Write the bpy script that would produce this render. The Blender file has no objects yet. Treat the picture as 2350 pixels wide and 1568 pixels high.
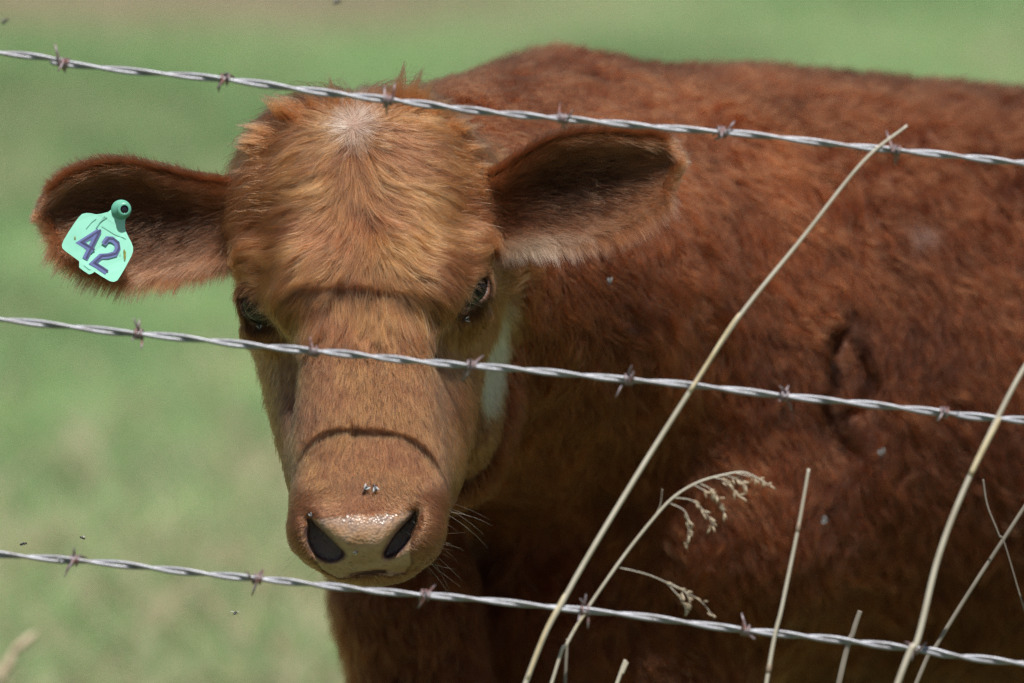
import bpy, math, random
import numpy as np
from mathutils import Vector, Matrix
from mathutils.kdtree import KDTree

rng = np.random.default_rng(7)
random.seed(7)
scene = bpy.context.scene
COL = scene.collection

# ------------------------------------------------------------------ camera, sky, sun, exposure
S = 0.000319            # metres per survey unit (the calf was surveyed in these units at the focal plane)
CX, CY = 1175.0, 784.0
D = 4.15                # camera to forehead
PITCH = math.radians(7.0)
RIGHT = np.array([1.0, 0, 0])
FWD = np.array([0, math.cos(PITCH), -math.sin(PITCH)])
UP = np.array([0, math.sin(PITCH), math.cos(PITCH)])
ORI = np.array([0.0, 0.0, 0.77])
CAMP = ORI - FWD * D

cam_d = bpy.data.cameras.new('camera')
cam = bpy.data.objects.new('camera', cam_d)
COL.objects.link(cam)
cam.location = CAMP
cam.rotation_euler = (math.radians(90) - PITCH, 0, 0)
cam_d.sensor_width = 36.0
cam_d.lens = 36.0 * D / (2350 * S)
cam_d.clip_start = 0.05
cam_d.clip_end = 6000
cam_d.dof.use_dof = True
cam_d.dof.focus_distance = D - 0.005
cam_d.dof.aperture_fstop = 3.9
scene.camera = cam

SUN_EL = math.radians(66.0)
SUN_AZ = math.radians(14.0)      # to the right of the camera, in front of the animal
sun_to = np.array([math.cos(SUN_EL) * math.sin(SUN_AZ), -math.cos(SUN_EL) * math.cos(SUN_AZ), math.sin(SUN_EL)])
world = bpy.data.worlds.new('World')
scene.world = world
world.use_nodes = True
wn = world.node_tree
wn.nodes.clear()
w_out = wn.nodes.new('ShaderNodeOutputWorld')
w_bg = wn.nodes.new('ShaderNodeBackground')
w_sky = wn.nodes.new('ShaderNodeTexSky')
w_sky.sky_type = 'NISHITA'
w_sky.sun_disc = False
w_sky.sun_elevation = SUN_EL
w_sky.sun_rotation = math.atan2(sun_to[0], sun_to[1])
w_sky.air_density = 1.0
w_sky.dust_density = 1.5
w_bg.inputs['Strength'].default_value = 0.05
wn.links.new(w_sky.outputs[0], w_bg.inputs[0])
wn.links.new(w_bg.outputs[0], w_out.inputs[0])

sun_d = bpy.data.lights.new('sun', 'SUN')
sun_d.energy = 5.0
sun_d.angle = math.radians(0.53)
sun_d.color = (1.0, 0.95, 0.87)
sun = bpy.data.objects.new('sun', sun_d)
COL.objects.link(sun)
sun.rotation_euler = Vector(tuple(sun_to)).to_track_quat('Z', 'Y').to_euler()
sun.location = (1, -2, 5)

vs = scene.view_settings
vs.view_transform = 'Standard'
vs.look = 'None'
vs.exposure = 0.34
vs.gamma = 1.0
vs.use_curve_mapping = False
scene.render.engine = 'CYCLES'
cy = scene.cycles
cy.use_denoising = True
cy.denoiser = 'OPENIMAGEDENOISE'
cy.denoising_input_passes = 'RGB_ALBEDO_NORMAL'
cy.denoising_prefilter = 'NONE'
cy.use_adaptive_sampling = False
cy.pixel_filter_type = 'BLACKMAN_HARRIS'
cy.filter_width = 1.35
cy.max_bounces = 10
cy.transparent_max_bounces = 16
cy.transmission_bounces = 8
cy.sample_clamp_indirect = 6.0
try:
    scene.cycles_curves.shape = 'RIBBONS'
    scene.cycles_curves.subdivisions = 2
except Exception:
    pass


# ------------------------------------------------------------------ helpers
def toW(p):
    """survey units (x right, y down, d away) -> world metres"""
    p = np.asarray(p, dtype=np.float64)
    return (ORI + np.multiply.outer((p[..., 0] - CX) * S, RIGHT)
            - np.multiply.outer((p[..., 1] - CY) * S, UP) + np.multiply.outer(p[..., 2] * S, FWD))


def dirW(v):
    v = np.asarray(v, dtype=np.float64)
    return (np.multiply.outer(v[..., 0], RIGHT) - np.multiply.outer(v[..., 1], UP)
            + np.multiply.outer(v[..., 2], FWD))


def B(px, py, d):
    """sighting px, py at depth d back to survey units"""
    k = 1 + d * S / D
    return np.array([CX + (px - CX) * k, CY + (py - CY) * k, d], dtype=np.float64)


def PW(px, py, d):
    return toW(B(px, py, d))


def tag(o, label=None, cat=None, group=None, kind=None):
    if label: o['label'] = label
    if cat: o['category'] = cat
    if group: o['group'] = group
    if kind: o['kind'] = kind
    return o


def empty(name, loc=(0, 0, 0)):
    o = bpy.data.objects.new(name, None)
    o.location = loc
    o.empty_display_size = 0.02
    COL.objects.link(o)
    return o


def link(name, data, parent=None):
    o = bpy.data.objects.new(name, data)
    COL.objects.link(o)
    if parent is not None:
        o.parent = parent
        o.matrix_parent_inverse = Matrix.Translation(parent.location).inverted() if parent.type == 'EMPTY' else parent.matrix_world.inverted()
    return o


def mesh_np(name, verts, faces, mat=None, smooth=True):
    me = bpy.data.meshes.new(name)
    verts = np.asarray(verts, dtype=np.float32)
    faces = np.asarray(faces, dtype=np.int32)
    n = faces.shape[1]
    me.vertices.add(len(verts))
    me.vertices.foreach_set('co', verts.ravel())
    me.loops.add(faces.size)
    me.loops.foreach_set('vertex_index', faces.ravel())
    me.polygons.add(len(faces))
    me.polygons.foreach_set('loop_start', np.arange(len(faces), dtype=np.int32) * n)
    try:
        me.polygons.foreach_set('loop_total', np.full(len(faces), n, dtype=np.int32))
    except Exception:
        pass
    me.polygons.foreach_set('use_smooth', np.full(len(faces), smooth, dtype=bool))
    me.update()
    me.validate()
    if mat: me.materials.append(mat)
    return me


def mesh_pd(name, verts, faces, mat=None, smooth=True):
    me = bpy.data.meshes.new(name)
    me.from_pydata([tuple(map(float, v)) for v in verts], [], [tuple(map(int, f)) for f in faces])
    me.polygons.foreach_set('use_smooth', [smooth] * len(me.polygons))
    me.update()
    if mat: me.materials.append(mat)
    return me


def tube(path, radii, sides=8, caps=True):
    """verts, faces (quads as lists) for a tube along path (N,3) with radius per point"""
    path = np.asarray(path, float)
    n = len(path)
    radii = np.broadcast_to(np.asarray(radii, float), (n,))
    tan = np.gradient(path, axis=0)
    tan /= np.linalg.norm(tan, axis=1)[:, None] + 1e-12
    ref = np.array([0.13, 0.98, 0.2])
    if abs(np.dot(tan[n // 2], ref)) > 0.9: ref = np.array([0.9, 0.1, 0.4])
    a = np.cross(tan, ref); a /= np.linalg.norm(a, axis=1)[:, None]
    b = np.cross(tan, a)
    ang = np.linspace(0, 2 * np.pi, sides, endpoint=False)
    v = path[:, None, :] + radii[:, None, None] * (np.cos(ang)[None, :, None] * a[:, None, :] + np.sin(ang)[None, :, None] * b[:, None, :])
    v = v.reshape(-1, 3)
    f = []
    for i in range(n - 1):
        for j in range(sides):
            j2 = (j + 1) % sides
            f.append([i * sides + j, i * sides + j2, (i + 1) * sides + j2, (i + 1) * sides + j])
    if caps:
        f.append(list(range(sides - 1, -1, -1)))
        f.append([(n - 1) * sides + j for j in range(sides)])
    return v, f


def merge(parts):
    V, Fc, o = [], [], 0
    for v, f in parts:
        V.append(np.asarray(v, float)); Fc += [[i + o for i in q] for q in f]; o += len(v)
    return np.concatenate(V), Fc


def spline(pts, n):
    """Catmull-Rom through pts"""
    p = np.asarray(pts, float)
    if len(p) == 2:
        t = np.linspace(0, 1, n)[:, None]
        return p[0] * (1 - t) + p[1] * t
    q = np.concatenate([[2 * p[0] - p[1]], p, [2 * p[-1] - p[-2]]])
    seg = len(p) - 1
    out = []
    for u in np.linspace(0, seg - 1e-6, n):
        i = int(u); t = u - i
        a, b, c, d = q[i:i + 4]
        out.append(0.5 * ((2 * b) + (-a + c) * t + (2 * a - 5 * b + 4 * c - d) * t * t + (-a + 3 * b - 3 * c + d) * t ** 3))
    return np.array(out)


def sm(a, b, x):
    t = np.clip((x - a) / (b - a), 0, 1)
    return t * t * (3 - 2 * t)


class Noise:
    def __init__(self, wl, n=7, seed=0):
        r = np.random.default_rng(seed)
        k = r.normal(size=(n, 3)); k /= np.linalg.norm(k, axis=1)[:, None]
        self.k = (k * (2 * np.pi / (wl * r.uniform(0.6, 1.6, n)))[:, None]).astype(np.float32)
        self.ph = r.uniform(0, 6.28, n).astype(np.float32)
        self.n = n

    def __call__(self, p):
        return np.sin(p.astype(np.float32) @ self.k.T + self.ph).sum(1) / math.sqrt(self.n / 2)


# ------------------------------------------------------------------ materials
def nmat(name):
    m = bpy.data.materials.new(name)
    m.use_nodes = True
    nt = m.node_tree
    bs = nt.nodes['Principled BSDF']
    return m, nt, bs


def simple_mat(name, c, rough=0.5, metal=0.0, noise=None, bump=None):
    """noise = (scale, other colour, lo, hi)"""
    m, nt, bs = nmat(name)
    bs.inputs['Base Color'].default_value = (*c, 1)
    bs.inputs['Roughness'].default_value = rough
    bs.inputs['Metallic'].default_value = metal
    tc = nt.nodes.new('ShaderNodeTexCoord')
    if noise:
        sc, c2, lo, hi = noise
        nz = nt.nodes.new('ShaderNodeTexNoise'); nz.inputs['Scale'].default_value = sc; nz.inputs['Detail'].default_value = 5
        nt.links.new(tc.outputs['Object'], nz.inputs['Vector'])
        rp = nt.nodes.new('ShaderNodeValToRGB')
        rp.color_ramp.elements[0].position = lo; rp.color_ramp.elements[0].color = (*c, 1)
        rp.color_ramp.elements[1].position = hi; rp.color_ramp.elements[1].color = (*c2, 1)
        nt.links.new(nz.outputs['Fac'], rp.inputs['Fac'])
        nt.links.new(rp.outputs['Color'], bs.inputs['Base Color'])
    if bump:
        nb = nt.nodes.new('ShaderNodeTexNoise'); nb.inputs['Scale'].default_value = bump[0]; nb.inputs['Detail'].default_value = 3
        nt.links.new(tc.outputs['Object'], nb.inputs['Vector'])
        bp = nt.nodes.new('ShaderNodeBump'); bp.inputs['Strength'].default_value = bump[1]; bp.inputs['Distance'].default_value = bump[2]
        nt.links.new(nb.outputs['Fac'], bp.inputs['Height'])
        nt.links.new(bp.outputs['Normal'], bs.inputs['Normal'])
    return m


def hair_mat(name='calf_hair', ior=1.36):
    m = bpy.data.materials.new(name)
    m.use_nodes = True
    nt = m.node_tree
    nt.nodes.clear()
    out = nt.nodes.new('ShaderNodeOutputMaterial')
    h = nt.nodes.new('ShaderNodeBsdfHairPrincipled')
    h.model = 'CHIANG'
    h.parametrization = 'COLOR'
    at = nt.nodes.new('ShaderNodeAttribute'); at.attribute_name = 'hcol'
    nt.links.new(at.outputs['Color'], h.inputs['Color'])
    h.inputs['Roughness'].default_value = 0.38
    h.inputs['Radial Roughness'].default_value = 0.6
    h.inputs['Coat'].default_value = 0.0
    h.inputs['IOR'].default_value = ior
    h.inputs['Random Roughness'].default_value = 0.2
    nt.links.new(h.outputs[0], out.inputs['Surface'])
    return m


M_HAIR = hair_mat()
M_BODY = hair_mat('calf_body_hair', 1.26)


def attr_mat(name, attr, rough=0.5, spec=0.5, bump=None, sss=0.0):
    m, nt, bs = nmat(name)
    at = nt.nodes.new('ShaderNodeAttribute'); at.attribute_name = attr
    nt.links.new(at.outputs['Color'], bs.inputs['Base Color'])
    bs.inputs['Roughness'].default_value = rough
    bs.inputs['Specular IOR Level'].default_value = spec
    return m, nt, bs


# ------------------------------------------------------------------ the field
def build_field():
    m, nt, bs = nmat('pasture_soil')
    tc = nt.nodes.new('ShaderNodeTexCoord')
    n1 = nt.nodes.new('ShaderNodeTexNoise'); n1.inputs['Scale'].default_value = 0.55; n1.inputs['Detail'].default_value = 6
    n2 = nt.nodes.new('ShaderNodeTexNoise'); n2.inputs['Scale'].default_value = 6.0; n2.inputs['Detail'].default_value = 8
    nt.links.new(tc.outputs['Object'], n1.inputs['Vector']); nt.links.new(tc.outputs['Object'], n2.inputs['Vector'])
    r1 = nt.nodes.new('ShaderNodeValToRGB')
    e = r1.color_ramp.elements
    e[0].position = 0.35; e[0].color = (0.085, 0.150, 0.052, 1)
    e[1].position = 0.66; e[1].color = (0.16, 0.16, 0.085, 1)
    nt.links.new(n1.outputs['Fac'], r1.inputs['Fac'])
    mx = nt.nodes.new('ShaderNodeMix'); mx.data_type = 'RGBA'; mx.blend_type = 'MULTIPLY'
    mx.inputs[0].default_value = 0.6
    r2 = nt.nodes.new('ShaderNodeValToRGB')
    r2.color_ramp.elements[0].position = 0.3; r2.color_ramp.elements[0].color = (0.5, 0.5, 0.5, 1)
    r2.color_ramp.elements[1].position = 0.7
    nt.links.new(n2.outputs['Fac'], r2.inputs['Fac'])
    nt.links.new(r1.outputs['Color'], mx.inputs[6]); nt.links.new(r2.outputs['Color'], mx.inputs[7])
    nt.links.new(mx.outputs[2], bs.inputs['Base Color'])
    bs.inputs['Roughness'].default_value = 0.95
    # gently rolling sheet out to the horizon
    xs = np.concatenate([-np.geomspace(1500, 12, 24), np.linspace(-10, 10, 41), np.geomspace(12, 1500, 24)])
    ys = np.concatenate([-np.geomspace(400, 8, 14), np.linspace(-6, 40, 93), np.geomspace(44, 2500, 30)])
    X, Y = np.meshgrid(xs, ys, indexing='ij')
    Z = 0.02 * np.sin(X * 1.3 + Y * 0.7) * np.clip((Y - 3) / 3, 0, 1)
    v = np.stack([X, Y, Z], -1).reshape(-1, 3)
    i, j = np.meshgrid(np.arange(len(xs) - 1), np.arange(len(ys) - 1), indexing='ij')
    a = (i * len(ys) + j).ravel()
    f = np.stack([a, a + len(ys), a + len(ys) + 1, a + 1], 1)
    me = mesh_np('pasture_ground', v, f, m)
    g = link('pasture_ground', me)
    tag(g, 'green pasture ground stretching away behind the calf', 'ground', kind='structure')

    # grass blades, each a bent strip
    r = np.random.default_rng(21)
    n = 330000
    y = 1.2 + 25.0 * r.random(n) ** 1.25
    half = 0.7 + 0.125 * (y + 4.1) * 1.95
    x = (r.random(n) * 2 - 1) * half
    p3 = np.stack([x, y, np.zeros(n)], 1)
    big = Noise(2.6, 7, 3)(p3 * np.array([1, 0.55, 1])); mid = Noise(0.6, 8, 4)(p3); sml = Noise(0.25, 8, 14)(p3)
    # bare, dry strip far away on the left
    far = sm(13.6, 15.4, y + 0.25 * mid) * (1 - sm(-0.6, 1.2, x + 0.2 * big))
    dry = np.clip(0.08 + 0.16 * sm(-0.2, 1.5, big) + 0.25 * sm(0.2, 1.6, mid) + 0.3 * (1 - sm(3.0, 6.5, y)), 0, 0.9)
    isdry = r.random(n) < np.maximum(dry, far * 0.93)
    lush = sm(0.5, 1.5, -big) * 0.5
    hgt = r.uniform(0.06, 0.15, n) * (1 - 0.55 * far) * (1 + 0.5 * (isdry & (r.random(n) < 0.3)))
    wid = r.uniform(0.0022, 0.0045, n) * (1 + 0.06 * y)
    ang = r.uniform(0, 2 * np.pi, n)
    lean = r.uniform(0.6, 1.4, n)
    la = r.uniform(0, 2 * np.pi, n)
    side = np.stack([np.cos(ang), np.sin(ang), np.zeros(n)], 1)
    ld = np.stack([np.cos(la), np.sin(la), np.zeros(n)], 1)
    zz = np.array([0, 0, 1.0])
    base = p3.copy(); base[:, 2] = 0.02 * np.sin(x * 1.3 + y * 0.7) * np.clip((y - 3) / 3, 0, 1) - 0.003
    mid_p = base + zz * (hgt * 0.5)[:, None] + ld * (hgt * lean * 0.55)[:, None]
    tip = base + zz * (hgt * (1 - 0.52 * lean))[:, None] + ld * (hgt * lean)[:, None]
    w2 = side * (wid / 2)[:, None]
    V = np.stack([base - w2, base + w2, mid_p + w2 * 0.8, mid_p - w2 * 0.8, tip + w2 * 0.15, tip - w2 * 0.15], 1).reshape(-1, 3)
    k = np.arange(n)[:, None] * 6
    Fq = np.concatenate([k + np.array([[0, 1, 2, 3]]), k + np.array([[3, 2, 4, 5]])])
    mg, nt, bs = attr_mat('grass_blade', 'gcol', 0.55, 0.35)
    tr = nt.nodes.new('ShaderNodeBsdfTranslucent'); mixs = nt.nodes.new('ShaderNodeMixShader'); mixs.inputs[0].default_value = 0.5
    at = [q for q in nt.nodes if q.type == 'ATTRIBUTE'][0]
    nt.links.new(at.outputs['Color'], tr.inputs['Color'])
    outn = [q for q in nt.nodes if q.type == 'OUTPUT_MATERIAL'][0]
    nt.links.new(bs.outputs[0], mixs.inputs[1]); nt.links.new(tr.outputs[0], mixs.inputs[2]); nt.links.new(mixs.outputs[0], outn.inputs['Surface'])
    me = mesh_np('grass', V, Fq, mg, smooth=False)
    green = np.stack([0.29 + 0.08 * r.random(n), 0.52 + 0.09 * r.random(n), 0.215 + 0.05 * r.random(n)], 1)
    green *= (1 - lush * 0.6)[:, None] * (1 + 0.16 * np.clip(mid, -1.2, 1.2))[:, None] * (0.85 + 0.2 * np.clip(sml, -1, 1))[:, None]
    straw = np.stack([0.52 + 0.10 * r.random(n), 0.44 + 0.08 * r.random(n), 0.31 + 0.05 * r.random(n)], 1)
    soil = np.stack([0.46 + 0.05 * r.random(n), 0.36 + 0.04 * r.random(n), 0.26 + 0.03 * r.random(n)], 1)
    straw = np.where((far > 0.4)[:, None], soil, straw)
    c = np.where(isdry[:, None], straw, green)
    ca = me.color_attributes.new('gcol', 'FLOAT_COLOR', 'POINT')
    cc = np.ones((n, 6, 4), np.float32); cc[:, :, :3] = c[:, None, :]
    ca.data.foreach_set('color', cc.ravel())
    g = link('grass', me)
    tag(g, 'short mixed green and dry pasture grass behind the calf', 'grass', kind='stuff')


build_field()

# ------------------------------------------------------------------ the calf: distance field
def axis_grid(segs):
    out = []
    for a, b, st in segs:
        out.append(np.arange(a, b, st))
    out.append([segs[-1][1]])
    return np.concatenate(out).astype(np.float32)


GX = axis_grid([(430, 1190, 6), (1190, 1290, 12), (1290, 1920, 28), (1920, 2110, 8), (2110, 2170, 16), (2170, 4500, 28)])
GY = axis_grid([(-90, 150, 16), (150, 1380, 6), (1380, 1440, 12), (1440, 3220, 28)])
GZ = axis_grid([(-330, 430, 6), (430, 520, 12), (520, 1060, 28), (1060, 1220, 10), (1220, 3250, 28)])
F = np.full((len(GX), len(GY), len(GZ)), 300.0, np.float32)


def region(lo, hi):
    s = []
    for g, a, b in zip((GX, GY, GZ), lo, hi):
        i0 = max(int(np.searchsorted(g, a)) - 1, 0); i1 = min(int(np.searchsorted(g, b)) + 1, len(g))
        s.append(slice(i0, i1))
    return tuple(s)


def apply(fn, lo, hi, op='add', k=30.0):
    sl = region(lo, hi)
    x = GX[sl[0]][:, None, None]; y = GY[sl[1]][None, :, None]; z = GZ[sl[2]][None, None, :]
    d = fn(x, y, z).astype(np.float32)
    a = F[sl]
    k = np.float32(k)
    if op == 'add':
        h = np.clip(0.5 + 0.5 * (a - d) / k, 0, 1)
        F[sl] = a + (d - a) * h - k * h * (1 - h)
    else:
        h = np.clip(0.5 - 0.5 * (a + d) / k, 0, 1)
        F[sl] = a + (-d - a) * h + k * h * (1 - h)


def ell(c, r, op='add', k=30.0, rz=0.0, rx=0.0, ry=0.0):
    """rx tilts in the y-d plane, ry in the x-d plane, rz in the x-y plane (degrees)"""
    R = np.eye(3)
    for ang, (i, j) in ((rx, (1, 2)), (ry, (0, 2)), (rz, (0, 1))):
        a = math.radians(ang); Q = np.eye(3)
        Q[i, i] = Q[j, j] = math.cos(a); Q[i, j] = -math.sin(a); Q[j, i] = math.sin(a)
        R = Q @ R
    r = np.asarray(r, float); c = np.asarray(c, float)

    def fn(x, y, z):
        x = x - c[0]; y = y - c[1]; z = z - c[2]
        q = [(R[0, i] * x + R[1, i] * y + R[2, i] * z) / np.float32(r[i]) for i in range(3)]
        k0 = np.sqrt(q[0] ** 2 + q[1] ** 2 + q[2] ** 2) + 1e-6
        k1 = np.sqrt((q[0] / r[0]) ** 2 + (q[1] / r[1]) ** 2 + (q[2] / r[2]) ** 2) + 1e-9
        return k0 * (k0 - 1) / k1
    ext = np.sqrt(((R * r) ** 2).sum(1)) + k + 70
    apply(fn, c - ext, c + ext, op, k)


def cone(a, b, ra, rb, op='add', k=30.0, sq=(1, 1, 1)):
    a = np.asarray(a, float); b = np.asarray(b, float); sq = np.asarray(sq, float)
    ab = (b - a) * sq; L = float((ab ** 2).sum())

    def fn(x, y, z):
        px = (x - a[0]) * np.float32(sq[0]); py = (y - a[1]) * np.float32(sq[1]); pz = (z - a[2]) * np.float32(sq[2])
        t = np.clip((px * ab[0] + py * ab[1] + pz * ab[2]) / L, 0, 1).astype(np.float32)
        d = np.sqrt((px - t * ab[0]) ** 2 + (py - t * ab[1]) ** 2 + (pz - t * ab[2]) ** 2)
        return d - (ra + (rb - ra) * t)
    m = max(ra, rb) / sq.min() + k + 70
    apply(fn, np.minimum(a, b) - m, np.maximum(a, b) + m, op, k)


def rbox(c, h, r, op='add', k=30.0, rx=0.0):
    c = np.asarray(c, float)
    ca, sa = math.cos(math.radians(rx)), math.sin(math.radians(rx))

    def fn(x, y, z):
        x = x - c[0]; y = y - c[1]; z = z - c[2]
        y, z = ca * y + sa * z, -sa * y + ca * z
        qx = np.abs(x) - (h[0] - r); qy = np.abs(y) - (h[1] - r); qz = np.abs(z) - (h[2] - r)
        return np.sqrt(np.maximum(qx, 0) ** 2 + np.maximum(qy, 0) ** 2 + np.maximum(qz, 0) ** 2) + np.minimum(np.maximum(qx, np.maximum(qy, qz)), 0) - r
    e = np.array([h[0], math.hypot(h[1], h[2]), math.hypot(h[1], h[2])]) + k + 70
    apply(fn, c - e, c + e, op, k)


def tbar(a, b, w, h, r, op='add', k=30.0):
    """tapered bar with a rounded-rectangle section, wide in x"""
    a = np.asarray(a, float); b = np.asarray(b, float); ab = b - a; L = float(ab @ ab)
    ax = ab / math.sqrt(L); vv = np.cross(ax, [1.0, 0, 0]); vv /= np.linalg.norm(vv)

    def fn(x, y, z):
        px, py, pz = x - a[0], y - a[1], z - a[2]
        t0 = ((py * ab[1] + pz * ab[2]) / (L - ab[0] ** 2)).astype(np.float32)
        t = np.clip(t0, 0, 1)
        u = np.abs(px - t * ab[0]); v = np.abs(py * vv[1] + pz * vv[2] - 0 * px)
        end = np.maximum(np.abs(t0 - 0.5) - 0.5, 0) * math.sqrt(L)
        W = w[0] + (w[1] - w[0]) * t; H = h[0] + (h[1] - h[0]) * t; Rr = r[0] + (r[1] - r[0]) * t
        qx = np.maximum(u - (W - Rr), 0); qv = np.maximum(v - (H - Rr), 0)
        ins = np.minimum(np.maximum(u - (W - Rr), v - (H - Rr)), 0)
        return np.sqrt(qx ** 2 + qv ** 2 + end ** 2) + ins - Rr
    m = max(max(w), max(h)) + k + 70
    apply(fn, np.minimum(a, b) - m, np.maximum(a, b) + m, op, k)


def slot(pts, rad, d0, d1, k=6.0):
    """carve a groove that follows a polyline in x-y between depths d0 and d1"""
    pts = np.asarray(pts, float)

    def fn(x, y, z):
        best = None
        for i in range(len(pts) - 1):
            a, b = pts[i], pts[i + 1]; ab = b - a; L = (ab ** 2).sum()
            t = np.clip(((x - a[0]) * ab[0] + (y - a[1]) * ab[1]) / L, 0, 1)
            dd = np.sqrt((x - a[0] - t * ab[0]) ** 2 + (y - a[1] - t * ab[1]) ** 2) - (rad[i] + (rad[i + 1] - rad[i]) * t)
            best = dd if best is None else np.minimum(best, dd)
        return np.maximum(np.maximum(best, d0 - z), z - d1)
    m = max(rad) + 50
    lo = np.array([pts[:, 0].min() - m, pts[:, 1].min() - m, d0 - 20]); hi = np.array([pts[:, 0].max() + m, pts[:, 1].max() + m, d1 + 40])
    apply(fn, lo, hi, 'sub', k)


WHORL = np.array([810.0, 278.0, 100.0])
EYE_R = np.array([1070.0, 662.0, 72.0]); EYE_L = np.array([600.0, 697.0, 88.0])
LOOK_R = np.array([0.62, 0.02, -0.78]); LOOK_L = np.array([-0.70, 0.04, -0.71])
LOOK_R /= np.linalg.norm(LOOK_R); LOOK_L /= np.linalg.norm(LOOK_L)
EYE_RAD = 48.0


# x, y and half-width along each nostril, outer horn to inner end
NOSTRIL_L = [(716, 1186, 3), (724, 1204, 10), (734, 1226, 20), (748, 1246, 25), (766, 1259, 20), (786, 1263, 8)]
NOSTRIL_R = [(958, 1170, 3), (954, 1186, 8), (942, 1206, 14), (924, 1230, 17), (906, 1252, 13), (893, 1264, 6)]


def nostril_dist(p):
    out = np.full(len(p), 1e9)
    for C in (NOSTRIL_L, NOSTRIL_R):
        for q in spline(C, 24):
            out = np.minimum(out, np.hypot(p[:, 0] - q[0], p[:, 1] - q[1]) - q[2])
    return out


def build_head():
    ell((828, 482, 235), (290, 252, 222), k=40, rx=-14)                    # cranium
    ell((826, 332, 222), (228, 92, 120), k=60)                             # poll
    ell((838, 640, 215), (272, 210, 215), k=60)                            # eye band
    rbox((836, 630, 120), (215, 170, 138), 95, k=60, rx=-16)               # flat of the forehead
    rbox((838, 668, 78), (206, 78, 133), 60, k=68, rx=-14)                 # shelf between the brows
    tbar((836, 600, 128), (853, 1130, -92), (128, 177), (150, 142), (52, 138), k=34)                # nasal bridge
    cone((840, 690, 400), (857, 1062, 92), 284, 205, k=58)                # cheeks
    cone((850, 760, 440), (852, 1240, 20), 210, 100, k=60)                 # lower jaw
    rbox((848, 1196, -140), (169, 98, 106), 76, k=40, rx=-22)             # muzzle
    ell((840, 1212, -198), (125, 62, 74), k=45)                            # nose pad
    ell((930, 1216, -178), (78, 64, 60), k=40)
    ell((752, 1216, -176), (76, 66, 60), k=40)
    ell((845, 1362, -292), (200, 100, 122), 'sub', k=26)                   # upper lip turns under the nose
    ell((850, 1290, -60), (118, 50, 115), k=25)                            # chin
    for E, s in ((EYE_R, 1), (EYE_L, -1)):
        ell(E + np.array([-s * 30, -48, 2]), (96, 38, 42), k=64, rz=s * -42)    # brow ridge
        ell(E + np.array([s * 0, 62, 40]), (52, 34, 42), k=45)                   # lower orbit
        ell(E, (57, 56, 56), k=28)                                               # lids
    cone((1062, 724, 18), (1014, 810, -14), 34, 38, 'sub', k=40)            # tear grooves
    cone((606, 768, 36), (648, 895, 20), 54, 50, 'sub', k=50)
    # lid openings
    for E, Lk, tilt in ((EYE_R, LOOK_R, -52), (EYE_L, LOOK_L, 52)):
        up = np.array([math.sin(math.radians(tilt)), -math.cos(math.radians(tilt)), 0.0])
        up = up - Lk * np.dot(up, Lk); up /= np.linalg.norm(up)
        sd = np.cross(up, Lk)

        def fn(x, y, z, E=E, Lk=Lk, up=up, sd=sd):
            q = (x - E[0], y - E[1], z - E[2])
            a = q[0] * sd[0] + q[1] * sd[1] + q[2] * sd[2]
            b = q[0] * up[0] + q[1] * up[1] + q[2] * up[2]
            c = q[0] * Lk[0] + q[1] * Lk[1] + q[2] * Lk[2]
            dd = (np.sqrt((a / 34) ** 2 + (b / 22) ** 2) - 1) * 22
            return np.maximum(dd, 10 - c)
        apply(fn, E - 130, E + 130, 'sub', 8)
    # nostrils, mouth
    for nose in (NOSTRIL_L, NOSTRIL_R):
        q = spline(nose, 14)
        slot(q[:, :2], q[:, 2], -330, -166, k=32)
    slot([(690, 1270), (722, 1300), (775, 1318), (864, 1305), (945, 1305), (1000, 1270)], [1, 2, 3.4, 3.4, 2, 1], -330, -130, k=11)


CREASE_A = [(2026, 722), (1984, 776), (1962, 830), (1978, 905), (1952, 962), (1966, 1012), (2024, 1066)]
CREASE_B = [(2030, 790), (2048, 838), (2070, 892), (2052, 944), (2004, 968)]


def near_crease(p):
    """distance in the x-y plane to the matted fold"""
    out = np.full(len(p), 1e9)
    for C in (CREASE_A, CREASE_B):
        C = np.array(C, float)
        for a, b in zip(C[:-1], C[1:]):
            ab = b - a; t = np.clip(((p[:, :2] - a) @ ab) / (ab @ ab), 0, 1)
            out = np.minimum(out, np.linalg.norm(p[:, :2] - a - t[:, None] * ab, axis=1))
    return out


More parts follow.
